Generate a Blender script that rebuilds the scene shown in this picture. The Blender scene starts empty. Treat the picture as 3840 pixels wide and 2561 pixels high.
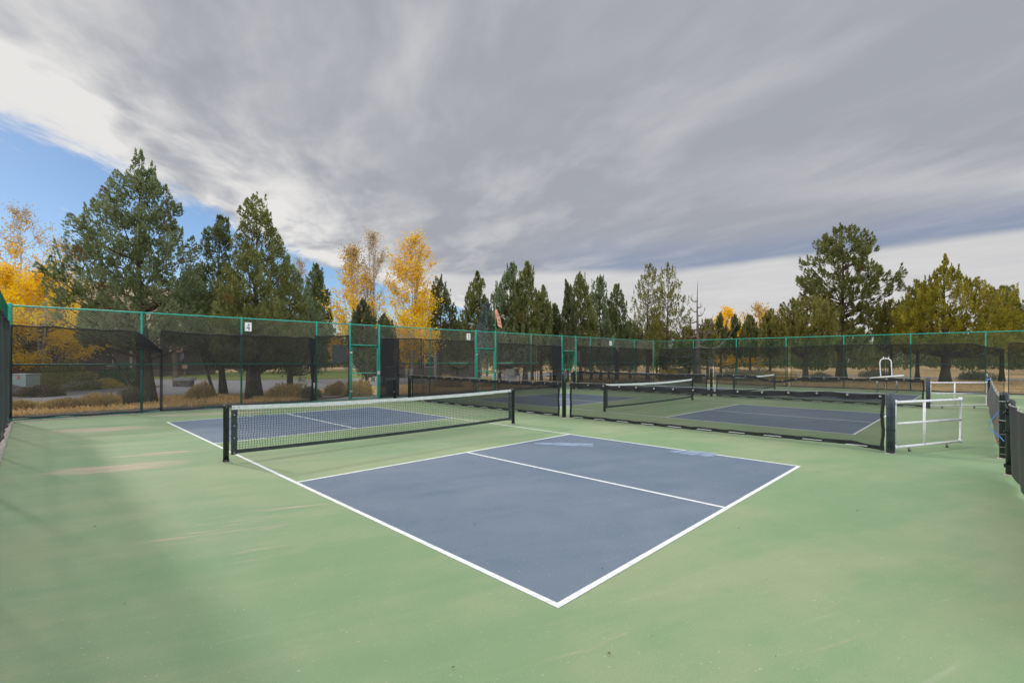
import bpy, math, random
import numpy as np
from mathutils import Matrix, Vector
rad = math.radians
S = bpy.context.scene
COL = S.collection

# ------------------------------------------------------------------ camera
YAW, ROLL = -0.79145, 0.00293
CAM = np.array([-2.0047, 2.4787, 1.6605])
FX, FY = math.cos(YAW), math.sin(YAW)
RX, RY = math.sin(YAW), -math.cos(YAW)
cam = bpy.data.objects.new("camera", bpy.data.cameras.new("camera"))
COL.objects.link(cam)
cam.data.lens = 36 * 1771.36 / 3840
cam.data.sensor_width = 36
cam.data.shift_y = 0.01893
cam.data.clip_start = 0.05
cam.data.clip_end = 2000
_f = Vector((FX, FY, 0)); _r = Vector((RX, RY, 0)); _u = Vector((0, 0, 1))
_r2 = _r * math.cos(ROLL) + _u * math.sin(ROLL); _u2 = -_r * math.sin(ROLL) + _u * math.cos(ROLL)
cam.matrix_world = Matrix(((_r2.x, _u2.x, -_f.x, CAM[0]), (_r2.y, _u2.y, -_f.y, CAM[1]), (_r2.z, _u2.z, -_f.z, CAM[2]), (0, 0, 0, 1)))
S.camera = cam

# ------------------------------------------------------------------ exposure, sun
S.view_settings.view_transform = 'Standard'
S.view_settings.look = 'None'
S.view_settings.gamma = 1
S.view_settings.exposure = 0.12
SUN_EL = rad(27); SUN_AZ = math.atan2(0.973, 0.231)
sv = Vector((math.sin(SUN_AZ) * math.cos(SUN_EL), math.cos(SUN_AZ) * math.cos(SUN_EL), math.sin(SUN_EL)))
sl = bpy.data.lights.new("sun", 'SUN'); sun = bpy.data.objects.new("sun", sl); COL.objects.link(sun)
sl.energy = 1.8; sl.angle = rad(2.6); sl.color = (1.0, 0.93, 0.82)
sun.rotation_euler = sv.to_track_quat('Z', 'Y').to_euler()

# ------------------------------------------------------------------ node helper
class NT:
    def __init__(s, tree): s.t = tree
    def n(s, typ, **kw):
        o = s.t.nodes.new(typ)
        for k, v in kw.items(): setattr(o, k, v)
        return o
    def put(s, sock, v):
        if isinstance(v, bpy.types.NodeSocket): s.t.links.new(v, sock)
        elif v is not None: sock.default_value = v
    def m(s, op, a, b=None, c=None, clamp=False):
        o = s.n('ShaderNodeMath', operation=op, use_clamp=clamp)
        s.put(o.inputs[0], a)
        if b is not None: s.put(o.inputs[1], b)
        if c is not None: s.put(o.inputs[2], c)
        return o.outputs[0]
    def dot(s, a, v):
        o = s.n('ShaderNodeVectorMath', operation='DOT_PRODUCT'); s.put(o.inputs[0], a); o.inputs[1].default_value = v
        return o.outputs['Value']
    def xyz(s, x, y, z=0.0):
        o = s.n('ShaderNodeCombineXYZ')
        for i, v in enumerate((x, y, z)): s.put(o.inputs[i], v)
        return o.outputs[0]
    def noise(s, vec, scale=1.0, detail=3.0, rough=0.5, dist=0.0, color=False):
        o = s.n('ShaderNodeTexNoise'); s.put(o.inputs['Vector'], vec)
        o.inputs['Scale'].default_value = scale; o.inputs['Detail'].default_value = detail
        o.inputs['Roughness'].default_value = rough; o.inputs['Distortion'].default_value = dist
        return o.outputs['Color' if color else 'Fac']
    def smooth(s, v, a, b, lo=0.0, hi=1.0):
        o = s.n('ShaderNodeMapRange', interpolation_type='SMOOTHSTEP')
        s.put(o.inputs[0], v)
        for i, x in zip((1, 2, 3, 4), (a, b, lo, hi)): o.inputs[i].default_value = x
        return o.outputs[0]
    def mix(s, f, a, b, blend='MIX'):
        o = s.n('ShaderNodeMix', data_type='RGBA', blend_type=blend)
        s.put(o.inputs[0], f); s.put(o.inputs[6], a); s.put(o.inputs[7], b)
        return o.outputs[2]

def c4(c): return (c[0], c[1], c[2], 1.0)

# ------------------------------------------------------------------ world: blue sky with a streaked cloud sheet
def build_world():
    w = bpy.data.worlds.new("World"); S.world = w; w.use_nodes = True
    t = w.node_tree; t.nodes.clear(); N = NT(t)
    D = N.n('ShaderNodeTexCoord').outputs['Generated']
    u = N.m('MAXIMUM', N.dot(D, (0, 0, 1)), 0.035)
    s = N.m('DIVIDE', N.dot(D, (FX, FY, 0)), u)
    tt = N.m('DIVIDE', N.dot(D, (RX, RY, 0)), u)
    wob = N.noise(N.xyz(tt, s), 0.55, 3, 0.5)
    t2 = N.m('MULTIPLY_ADD', N.m('SUBTRACT', wob, 0.5), 0.55, tt)
    skew = N.m('MULTIPLY_ADD', s, 0.28, t2)
    streak = N.noise(N.xyz(N.m('MULTIPLY', skew, 1.7), N.m('MULTIPLY', s, 0.85)), 1.0, 5, 0.55, 0.25)
    mott = N.noise(N.xyz(N.m('MULTIPLY', skew, 3.4), N.m('MULTIPLY', s, 2.1), 7.0), 1.0, 6, 0.58, 0.3)
    fine = N.noise(N.xyz(N.m('MULTIPLY', skew, 8.0), N.m('MULTIPLY', s, 3.6), 4.0), 1.0, 7, 0.62, 0.5)
    big = N.noise(N.xyz(N.m('MULTIPLY', t2, 0.7), N.m('MULTIPLY', s, 0.45), 9.0), 1.0, 3, 0.5)
    # edge of the cloud sheet
    edge = N.m('ADD', -2.13, N.m('MULTIPLY', N.m('MAXIMUM', N.m('SUBTRACT', s, 5.0), 0.0), 0.27))
    e = N.m('SUBTRACT', tt, edge)
    e = N.m('ADD', e, N.m('MULTIPLY', N.m('SUBTRACT', fine, 0.5), 0.55))
    e = N.m('ADD', e, N.m('MULTIPLY', N.m('SUBTRACT', streak, 0.5), 0.5))
    cloud = N.smooth(e, -0.06, 0.26)
    wisp = N.m('MULTIPLY', N.smooth(fine, 0.57, 0.75), N.smooth(big, 0.44, 0.58))
    wisp = N.m('MULTIPLY', wisp, 0.75)
    cloud = N.m('MAXIMUM', cloud, wisp)
    # brightness of the cloud
    near = N.smooth(e, 0.15, 1.7, 1.0, 0.0)
    b = N.m('MULTIPLY', near, N.smooth(N.m('MULTIPLY_ADD', mott, 0.35, N.m('MULTIPLY', streak, 0.65)), 0.36, 0.60, 0.12, 1.0))
    b = N.m('ADD', b, N.m('MULTIPLY', N.smooth(streak, 0.42, 0.72), N.smooth(tt, -0.2, 1.6, 0.42, 0.10)))
    # far band: dark then bright towards the horizon
    lo = N.m('ADD', s, N.m('MULTIPLY', N.m('SUBTRACT', big, 0.5), 0.9))
    lo = N.m('ADD', lo, N.m('MULTIPLY', N.m('MAXIMUM', N.m('SUBTRACT', tt, 1.7), 0.0), 0.85))
    bright_far = N.smooth(lo, 5.05, 5.75)
    b = N.m('MAXIMUM', b, N.m('MULTIPLY', bright_far, 0.62))
    # lighter streak on the right
    dx = N.m('DIVIDE', N.m('SUBTRACT', N.m('ADD', s, N.m('MULTIPLY', N.m('SUBTRACT', streak, 0.5), 1.2)), 2.62), 0.33)
    lobe = N.m('EXPONENT', N.m('MULTIPLY', N.m('MULTIPLY', dx, dx), -1.0))
    b = N.m('ADD', b, N.m('MULTIPLY', N.m('MULTIPLY', lobe, N.smooth(tt, 0.9, 2.2)), 0.32))
    b = N.m('ADD', b, N.m('MULTIPLY', N.m('SUBTRACT', big, 0.5), 0.35))
    b = N.m('ADD', b, N.m('MULTIPLY', N.m('SUBTRACT', fine, 0.5), 0.10), clamp=True)
    b = N.m('ADD', b, N.m('MULTIPLY', N.m('SUBTRACT', mott, 0.5), 0.26), clamp=True)
    dark = N.m('MULTIPLY', N.m('MULTIPLY', N.smooth(lo, 3.2, 4.9), N.smooth(lo, 5.1, 5.7, 1.0, 0.0)), N.smooth(tt, -0.6, 1.4))
    base = N.mix(dark, (3.42, 3.56, 3.98, 1), (2.6, 3.05, 4.1, 1))
    cc = N.mix(b, base, (7.35, 7.25, 7.1, 1))
    # overhead and behind, out of view, cloud is boosted as added fill light
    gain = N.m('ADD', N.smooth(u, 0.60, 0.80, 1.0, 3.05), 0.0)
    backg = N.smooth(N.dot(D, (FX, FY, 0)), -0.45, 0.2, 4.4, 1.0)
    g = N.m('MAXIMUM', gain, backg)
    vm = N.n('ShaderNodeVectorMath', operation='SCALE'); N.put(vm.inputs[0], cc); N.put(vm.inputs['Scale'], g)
    sky = N.n('ShaderNodeTexSky', sky_type='NISHITA', sun_disc=False, sun_elevation=SUN_EL, sun_rotation=SUN_AZ)
    sky.air_density = 1.0; sky.dust_density = 0.3; sky.ozone_density = 2.0; sky.altitude = 1300
    blue = N.mix(1.0, sky.outputs[0], (0.78, 0.86, 0.92, 1), 'MULTIPLY')
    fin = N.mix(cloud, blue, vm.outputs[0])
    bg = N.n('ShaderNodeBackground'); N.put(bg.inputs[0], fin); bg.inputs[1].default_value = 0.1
    o = N.n('ShaderNodeOutputWorld'); t.links.new(bg.outputs[0], o.inputs[0])
    w.cycles.sampling_method = 'MANUAL'; w.cycles.sample_map_resolution = 1024
build_world()

# ------------------------------------------------------------------ materials
def new_mat(name):
    m = bpy.data.materials.new(name); m.use_nodes = True; m.node_tree.nodes.clear()
    return m, NT(m.node_tree)
def finish(N, shader, disp=None):
    o = N.n('ShaderNodeOutputMaterial'); N.t.links.new(shader, o.inputs[0])
def principled(N, color, rough=0.6, spec=0.5, metal=0.0, bump=None, bstr=0.3, bdist=0.01):
    p = N.n('ShaderNodeBsdfPrincipled'); N.put(p.inputs['Base Color'], color if isinstance(color, bpy.types.NodeSocket) else c4(color))
    N.put(p.inputs['Roughness'], rough); p.inputs['Specular IOR Level'].default_value = spec; p.inputs['Metallic'].default_value = metal
    if bump is not None:
        b = N.n('ShaderNodeBump'); b.inputs['Strength'].default_value = bstr; b.inputs['Distance'].default_value = bdist
        N.put(b.inputs['Height'], bump); N.t.links.new(b.outputs[0], p.inputs['Normal'])
    return p.outputs[0]
def objco(N): return N.n('ShaderNodeTexCoord').outputs['Object']
def plain(name, a, b=None, scale=6.0, rough=0.55, spec=0.5, metal=0.0, detail=4, stretch=None, bstr=0.0, lo=0.35, hi=0.65):
    m, N = new_mat(name); co = objco(N)
    if stretch:
        mp = N.n('ShaderNodeMapping'); N.put(mp.inputs[0], co); mp.inputs['Scale'].default_value = stretch; co = mp.outputs[0]
    nz = N.noise(co, scale, detail, 0.6)
    col = N.mix(N.smooth(nz, lo, hi), c4(a), c4(b if b else tuple(x * 0.75 for x in a)))
    finish(N, principled(N, col, rough, spec, metal, nz if bstr else None, bstr))
    return m
def screen_mat(name, a, b, op, rough=0.8, scale=3.0, opvar=0.06, graze=0.35, gp=3.0):
    """woven mesh cloth: partly see-through"""
    m, N = new_mat(name); co = objco(N)
    nz = N.noise(co, scale, 4, 0.6)
    big = N.noise(co, 0.9, 2, 0.5)
    col = N.mix(nz, c4(a), c4(b))
    p = principled(N, col, rough, 0.3)
    lw = N.n('ShaderNodeLayerWeight'); lw.inputs[0].default_value = 0.35
    f = N.m('ADD', op, N.m('MULTIPLY', N.m('SUBTRACT', big, 0.5), opvar * 2))
    f = N.m('ADD', f, N.m('MULTIPLY', N.m('POWER', lw.outputs['Facing'], gp), graze), clamp=True)
    tr = N.n('ShaderNodeBsdfTransparent'); mx = N.n('ShaderNodeMixShader')
    N.put(mx.inputs[0], f); N.t.links.new(tr.outputs[0], mx.inputs[1]); N.t.links.new(p, mx.inputs[2])
    finish(N, mx.outputs[0]); return m
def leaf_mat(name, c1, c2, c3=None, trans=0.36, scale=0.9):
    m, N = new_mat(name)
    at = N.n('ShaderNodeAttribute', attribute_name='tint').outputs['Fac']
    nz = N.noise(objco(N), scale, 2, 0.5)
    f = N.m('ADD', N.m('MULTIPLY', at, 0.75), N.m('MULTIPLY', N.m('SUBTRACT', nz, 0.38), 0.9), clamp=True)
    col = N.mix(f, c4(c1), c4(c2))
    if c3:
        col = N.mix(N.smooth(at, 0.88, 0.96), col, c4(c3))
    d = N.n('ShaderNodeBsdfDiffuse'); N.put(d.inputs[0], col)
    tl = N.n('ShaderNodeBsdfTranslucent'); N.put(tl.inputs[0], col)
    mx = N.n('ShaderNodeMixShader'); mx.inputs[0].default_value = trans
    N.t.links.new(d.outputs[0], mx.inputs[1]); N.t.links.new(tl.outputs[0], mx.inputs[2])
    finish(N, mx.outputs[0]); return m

def court_mat(name, a, b, c, stains, wear=True):
    """acrylic court paint; the worn-through patches sit at fixed places"""
    m, N = new_mat(name); co = objco(N)
    # wear runs along one direction of the slab (squeegee direction)
    al = N.dot(co, (0.35, 0.937, 0)); ac = N.dot(co, (-0.937, 0.35, 0))
    v = N.xyz(N.m('MULTIPLY', al, 0.55), N.m('MULTIPLY', ac, 2.6))
    n1 = N.noise(v, 0.8, 6, 0.6, 0.4)
    n2 = N.noise(co, 0.28, 3, 0.5)
    n3 = N.noise(co, 2.2, 5, 0.7)
    grain = N.noise(co, 120, 3, 0.75)
    f = N.m('ADD', N.m('MULTIPLY', n1, 0.45), N.m('ADD', N.m('MULTIPLY', n2, 0.55), N.m('MULTIPLY', n3, 0.25)))
    col = N.mix(N.smooth(f, 0.46, 0.84), c4(a), c4(b))
    col = N.mix(N.m('MULTIPLY', N.smooth(grain, 0.35, 0.65), 0.26), col, (0.10, 0.12, 0.10, 1))
    sv_ = N.noise(N.xyz(N.m('MULTIPLY', al, 1.1), N.m('MULTIPLY', ac, 13.0), 5.0), 1.0, 8, 0.75, 0.5)
    col = N.mix(N.m('MULTIPLY', N.smooth(sv_, 0.58, 0.72), 0.16), col, (0.50, 0.50, 0.42, 1))
    dk = N.noise(co, 9.0, 3, 0.8); col = N.mix(N.m('MULTIPLY', N.smooth(dk, 0.66, 0.74), 0.22), col, (0.12, 0.15, 0.10, 1))
    speck = N.noise(co, 34, 2, 0.9)
    col = N.mix(N.m('MULTIPLY', N.smooth(speck, 0.67, 0.72), 0.6), col, (0.55, 0.52, 0.46, 1))
    if wear:
        tot = None
        for (px, py, hl, hw, st) in stains:
            ax = N.m('SUBTRACT', al, px * 0.35 + py * 0.937); ay = N.m('SUBTRACT', ac, -px * 0.937 + py * 0.35)
            q = N.m('ADD', N.m('POWER', N.m('ABSOLUTE', N.m('DIVIDE', ax, hl)), 2.0), N.m('POWER', N.m('ABSOLUTE', N.m('DIVIDE', ay, hw)), 2.0))
            k = N.m('MULTIPLY', N.smooth(q, 0.0, 1.6, 1.0, 0.0), st)
            tot = k if tot is None else N.m('MAXIMUM', tot, k)
        v2 = N.xyz(N.m('MULTIPLY', al, 0.8), N.m('MULTIPLY', ac, 6.5), 3.0)
        w = N.noise(v2, 1.6, 8, 0.68, 0.3)
        k = N.smooth(N.m('ADD', w, N.m('MULTIPLY', tot, 0.30)), 0.62, 0.84)
        col = N.mix(N.m('MULTIPLY', k, 0.75), col, c4(c))
    h = N.m('ADD', N.m('MULTIPLY', grain, 0.6), N.m('MULTIPLY', n3, 0.4))
    finish(N, principled(N, col, N.smooth(n2, 0.3, 0.7, 0.62, 0.78), 0.35, 0, h, 0.22, 0.004))
    return m

stains = [(12.9, 1.4, 1.15, 0.55, 1.0), (7.4, 1.5, 1.05, 0.40, 1.0), (8.3, 0.9, 0.8, 0.25, 0.8), (15.2, -5.2, 2.8, 0.6, 0.95), (14.9, -1.4, 2.2, 0.45, 0.85), (-0.3, 0.2, 0.5, 0.25, 0.18),
          (3.2, 1.1, 0.8, 0.3, 0.5), (3.6, 0.6, 0.7, 0.22, 0.5), (2.3, 0.9, 0.6, 0.2, 0.35), (10.3, 1.9, 0.6, 0.25, 0.5), (15.2, -13, 3, 0.5, 0.8), (15.0, -24, 3.5, 0.5, 0.7)]
M = {}
M['court'] = court_mat('green_acrylic', (0.185, 0.298, 0.138), (0.305, 0.350, 0.190), (0.47, 0.35, 0.26), stains)
M['blue'] = court_mat('blue_acrylic', (0.104, 0.149, 0.204), (0.165, 0.200, 0.248), (0.3, 0.27, 0.25), [(3.5, -3.5, 2.0, 0.5, 0.18)], True)
M['line'] = plain('white_line_paint', (0.76, 0.77, 0.73), (0.58, 0.59, 0.55), 14, 0.6, detail=8, lo=0.42, hi=0.72)
M['scuff'] = plain('pale_touchup_paint', (0.21, 0.275, 0.36), (0.16, 0.21, 0.28), 5, 0.5)
def scuff_mat():
    m, N = new_mat('thin_touchup_wash'); co = objco(N)
    al = N.dot(co, (0.35, 0.937, 0)); ac = N.dot(co, (-0.937, 0.35, 0))
    n1 = N.noise(N.xyz(N.m('MULTIPLY', al, 1.6), N.m('MULTIPLY', ac, 9.0)), 1.0, 5, 0.6, 0.3)
    p = principled(N, (0.27, 0.345, 0.44), 0.6, 0.3)
    tr = N.n('ShaderNodeBsdfTransparent'); mx = N.n('ShaderNodeMixShader'); N.put(mx.inputs[0], N.smooth(n1, 0.34, 0.54, 0.35, 0.95))
    N.t.links.new(tr.outputs[0], mx.inputs[1]); N.t.links.new(p, mx.inputs[2]); finish(N, mx.outputs[0]); return m
M['scuff'] = scuff_mat()
M['concrete'] = plain('pale_concrete', (0.50, 0.44, 0.38), (0.33, 0.29, 0.25), 9, 0.9, 0.2, bstr=0.3)
M['green'] = plain('green_vinyl_pipe', (0.0, 0.34, 0.24), (0.0, 0.26, 0.185), 5, 0.55, 0.5)
M['wire'] = plain('coated_fence_wire', (0.33, 0.33, 0.26), (0.18, 0.24, 0.18), 4, 0.5)
M['wire_green'] = plain('green_fence_wire', (0.0, 0.20, 0.14), (0.02, 0.15, 0.11), 4, 0.5)
M['wire_black'] = plain('black_fence_wire', (0.018, 0.02, 0.02), (0.05, 0.05, 0.05), 8, 0.4)
M['black'] = plain('black_gloss_paint', (0.006, 0.012, 0.011), (0.012, 0.018, 0.016), 6, 0.22, 0.5)
M['navy'] = plain('faded_navy_pipe', (0.030, 0.042, 0.058), (0.055, 0.065, 0.08), 6, 0.42, 0.5)
M['cord'] = plain('black_net_cord', (0.018, 0.022, 0.02), None, 20, 0.7)
M['band'] = plain('dark_binding', (0.030, 0.042, 0.040), (0.018, 0.025, 0.026), 10, 0.65)
M['hem'] = plain('black_hem', (0.007, 0.008, 0.009), (0.014, 0.014, 0.016), 14, 0.45)
M['tape'] = plain('white_net_tape', (0.62, 0.66, 0.62), (0.48, 0.52, 0.49), 12, 0.6, stretch=(1, 1, 4), bstr=0.2)
M['steel'] = plain('galvanised_steel', (0.5, 0.5, 0.5), (0.35, 0.35, 0.36), 20, 0.35, 0.5, 0.7)
M['pvc'] = plain('white_pvc', (0.80, 0.79, 0.78), (0.68, 0.67, 0.68), 7, 0.4)
M['netting'] = plain('grey_netting_cord', (0.10, 0.12, 0.10), (0.05, 0.06, 0.05), 20, 0.8)
M['screen'] = screen_mat('black_windscreen', (0.014, 0.014, 0.015), (0.028, 0.027, 0.027), 0.40)
M['screen_upper'] = screen_mat('second_windscreen_layer', (0.014, 0.014, 0.015), (0.028, 0.027, 0.027), 0.32)
M['screen_dense'] = screen_mat('doubled_windscreen', (0.010, 0.012, 0.014), (0.018, 0.018, 0.020), 0.93)
M['divider'] = screen_mat('divider_mesh', (0.016, 0.020, 0.017), (0.032, 0.036, 0.032), 0.58)
M['divider_dense'] = screen_mat('layered_divider_mesh', (0.012, 0.013, 0.013), (0.024, 0.024, 0.024), 0.76)
M['grey_vinyl'] = screen_mat('grey_vinyl_screen', (0.070, 0.070, 0.076), (0.105, 0.105, 0.11), 0.95, 0.5, 2.0, 0.02)
M['black_vinyl'] = screen_mat('black_vinyl_screen', (0.022, 0.022, 0.024), (0.045, 0.045, 0.047), 0.93, 0.5, 2.0, 0.02)
M['side_screen'] = screen_mat('side_windscreen', (0.055, 0.058, 0.068), (0.09, 0.092, 0.105), 0.36, 0.7, 2.0, 0.02, 0.95, 4.0)
M['white'] = plain('white_sign_board', (0.78, 0.78, 0.76), (0.70, 0.70, 0.68), 8, 0.5)
M['ink'] = plain('black_ink', (0.012, 0.014, 0.02), None, 10, 0.5)
M['greyboard'] = plain('weathered_board', (0.36, 0.36, 0.38), (0.28, 0.28, 0.31), 8, 0.6)
M['sock'] = plain('salmon_nylon', (0.78, 0.33, 0.22), (0.68, 0.28, 0.19), 6, 0.7)
M['asphalt'] = plain('grey_asphalt', (0.28, 0.27, 0.27), (0.21, 0.205, 0.21), 2.5, 0.9, 0.2, detail=8)
M['asphalt2'] = plain('patched_asphalt', (0.115, 0.112, 0.115), (0.085, 0.085, 0.09), 3.5, 0.9, 0.2, detail=8)
M['gravel'] = plain('pinkish_gravel', (0.24, 0.19, 0.16), (0.13, 0.11, 0.10), 22, 0.95, 0.1, detail=6, bstr=0.5)
M['darkgravel'] = plain('dark_gravel', (0.085, 0.078, 0.075), (0.16, 0.14, 0.13), 26, 0.95, 0.1, detail=6, bstr=0.5)
M['lawn'] = plain('lawn', (0.11, 0.17, 0.035), (0.20, 0.20, 0.06), 3.0, 0.95, 0.1, detail=6)
M['bark'] = plain('juniper_bark', (0.105, 0.070, 0.052), (0.050, 0.036, 0.030), 5, 0.95, 0.1, stretch=(3, 3, 0.4), bstr=0.8)
M['bark_pale'] = plain('aspen_bark', (0.40, 0.385, 0.36), (0.22, 0.21, 0.20), 3, 0.9, 0.1)
M['bark_dead'] = plain('dead_wood', (0.17, 0.14, 0.12), (0.085, 0.07, 0.06), 4, 0.95, 0.1, stretch=(3, 3, 0.4), bstr=0.5)
M['wood'] = plain('weathered_wood', (0.20, 0.155, 0.10), (0.13, 0.10, 0.07), 4, 0.8, 0.2, stretch=(4, 4, 0.6))
M['wood_grey'] = plain('grey_wood', (0.12, 0.105, 0.095), (0.07, 0.062, 0.06), 5, 0.85)
M['tan'] = plain('tan_board', (0.52, 0.38, 0.24), (0.42, 0.30, 0.20), 4, 0.7)
M['mint'] = plain('mint_enamel', (0.35, 0.44, 0.42), (0.29, 0.37, 0.35), 3, 0.5)
M['orange'] = plain('orange_sticker', (0.65, 0.12, 0.04), None, 3, 0.5)
M['blue_rope'] = plain('blue_rope', (0.05, 0.22, 0.65), None, 3, 0.6)
M['plastic'] = plain('grey_plastic', (0.30, 0.29, 0.27), (0.24, 0.23, 0.22), 4, 0.6)
M['box_green'] = plain('dark_green_box', (0.01, 0.11, 0.085), None, 3, 0.5)
M['rock'] = plain('brown_rock', (0.20, 0.17, 0.15), (0.10, 0.085, 0.08), 3, 0.95, 0.1, bstr=0.8)
M['siding'] = plain('brown_siding', (0.13, 0.10, 0.085), (0.09, 0.07, 0.06), 3, 0.8, stretch=(0.3, 0.3, 8))
M['roof'] = plain('shake_roof', (0.15, 0.115, 0.10), (0.085, 0.07, 0.065), 7, 0.9, stretch=(1, 1, 5))
M['glass'] = plain('dark_window_glass', (0.02, 0.025, 0.03), None, 3, 0.08)
M['trim'] = plain('pale_trim', (0.42, 0.38, 0.32), None, 3, 0.6)
M['red'] = plain('red_paint', (0.5, 0.04, 0.03), None, 3, 0.5)
JUN = {
 'blue': leaf_mat('blue_green_juniper_spray', (0.070, 0.088, 0.024), (0.320, 0.380, 0.210), (0.17, 0.12, 0.06)),
 'green': leaf_mat('mid_green_juniper_spray', (0.075, 0.086, 0.018), (0.310, 0.325, 0.125), (0.19, 0.13, 0.05)),
 'dark': leaf_mat('dark_green_juniper_spray', (0.052, 0.068, 0.018), (0.235, 0.270, 0.125), (0.15, 0.11, 0.05)),
 'olive': leaf_mat('olive_juniper_spray', (0.092, 0.096, 0.018), (0.370, 0.350, 0.115), (0.22, 0.15, 0.06)),
 'yolive': leaf_mat('yellow_olive_juniper_spray', (0.120, 0.112, 0.013), (0.480, 0.420, 0.070), (0.30, 0.20, 0.05)),
 'spruce': leaf_mat('spruce_needles', (0.051, 0.064, 0.026), (0.211, 0.230, 0.115)),
 'bspruce': leaf_mat('blue_spruce_needles', (0.102, 0.147, 0.134), (0.256, 0.326, 0.294)),
}
ASP = {
 'gold': leaf_mat('golden_aspen_leaf', (0.86, 0.56, 0.010), (0.95, 0.72, 0.03), (0.74, 0.45, 0.05), 0.5, 0.5),
 'amber': leaf_mat('amber_aspen_leaf', (0.78, 0.47, 0.04), (0.90, 0.62, 0.08), (0.50, 0.36, 0.16), 0.45, 0.5),
 'brown': leaf_mat('browned_aspen_leaf', (0.40, 0.27, 0.11), (0.62, 0.44, 0.16), (0.36, 0.28, 0.17), 0.4, 0.5),
}
M['drygrass'] = leaf_mat('dry_grass_blade', (0.56, 0.36, 0.13), (0.85, 0.60, 0.26), (0.40, 0.30, 0.17), 0.3, 0.6)
M['rabbit'] = leaf_mat('rabbitbrush', (0.34, 0.24, 0.08), (0.66, 0.49, 0.20), (0.17, 0.13, 0.08), 0.3)
M['sage'] = leaf_mat('sage_brush', (0.15, 0.14, 0.09), (0.30, 0.28, 0.20), (0.18, 0.14, 0.08), 0.3)
M['boxwood'] = leaf_mat('clipped_shrub', (0.035, 0.075, 0.022), (0.08, 0.15, 0.045), None, 0.2)
M['redshrub'] = leaf_mat('red_shrub', (0.28, 0.07, 0.06), (0.42, 0.14, 0.11), None, 0.3)
M['yshrub'] = leaf_mat('yellow_shrub', (0.30, 0.22, 0.03), (0.45, 0.34, 0.08), (0.16, 0.2, 0.04), 0.3)
M['brownshrub'] = leaf_mat('brown_shrub', (0.10, 0.07, 0.05), (0.20, 0.14, 0.09), (0.12, 0.12, 0.06), 0.3)

def ground_mat():
    m, N = new_mat('dry_field'); co = objco(N)
    a = N.noise(co, 0.16, 5, 0.6); b = N.noise(co, 1.4, 6, 0.65); g = N.noise(co, 14, 4, 0.7)
    col = N.mix(N.smooth(b, 0.35, 0.65), (0.50, 0.34, 0.16, 1), (0.70, 0.50, 0.25, 1))
    col = N.mix(N.m('MULTIPLY', N.smooth(a, 0.48, 0.66), 0.6), col, (0.17, 0.13, 0.09, 1))
    col = N.mix(N.m('MULTIPLY', N.smooth(g, 0.3, 0.7), 0.35), col, (0.16, 0.11, 0.06, 1))
    finish(N, principled(N, col, 0.95, 0.1, 0, g, 0.6, 0.03)); return m
M['ground'] = ground_mat()
def hill_mat():
    m, N = new_mat('dry_hillside'); co = objco(N)
    a = N.noise(co, 0.05, 6, 0.6); b = N.noise(co, 0.5, 5, 0.8)
    col = N.mix(N.smooth(a, 0.35, 0.65), (0.30, 0.20, 0.13, 1), (0.42, 0.30, 0.20, 1))
    col = N.mix(N.smooth(b, 0.56, 0.62), col, (0.075, 0.08, 0.05, 1))
    finish(N, principled(N, col, 0.95, 0.1)); return m
M['hill'] = hill_mat()

# ------------------------------------------------------------------ object helpers
ORG = {}
def link_mesh(name, V, Fc, mat, parent=None, smooth=False, tint=None, mats=None):
    V = np.asarray(V, dtype=np.float64)
    if parent is not None: V = V - np.array(ORG[parent.name])
    me = bpy.data.meshes.new(name)
    if isinstance(Fc, np.ndarray):
        nf, k = Fc.shape
        me.vertices.add(len(V)); me.vertices.foreach_set('co', V.astype(np.float32).ravel())
        me.loops.add(nf * k); me.loops.foreach_set('vertex_index', Fc.astype(np.int32).ravel())
        me.polygons.add(nf); me.polygons.foreach_set('loop_start', np.arange(0, nf * k, k, dtype=np.int32))
        me.polygons.foreach_set('loop_total', np.full(nf, k, dtype=np.int32))
        me.update(calc_edges=True)
    else:
        me.from_pydata([tuple(v) for v in V], [], Fc)
    if smooth: me.polygons.foreach_set('use_smooth', [True] * len(me.polygons))
    if tint is not None:
        a = me.attributes.new('tint', 'FLOAT', 'POINT'); a.data.foreach_set('value', np.asarray(tint, dtype=np.float32))
    me.materials.append(mat)
    o = bpy.data.objects.new(name, me); COL.objects.link(o)
    if parent is not None: o.parent = parent; ORG[o.name] = ORG[parent.name]
    else: ORG[o.name] = (0, 0, 0)
    return o
def tag(o, label=None, cat=None, group=None, kind=None):
    if label: o['label'] = label
    if cat: o['category'] = cat
    if group: o['group'] = group
    if kind: o['kind'] = kind
    return o
def thing(name, loc, label, cat, group=None):
    o = bpy.data.objects.new(name, None); COL.objects.link(o); o.location = loc; o.empty_display_size = 0.2
    ORG[o.name] = tuple(loc); return tag(o, label, cat, group)
def children(o): return [c for c in bpy.data.objects if c.parent == o]
def copy_tree(o, parent=None):
    c = o.copy(); COL.objects.link(c); c.parent = parent
    for ch in children(o): copy_tree(ch, c)
    return c

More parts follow.
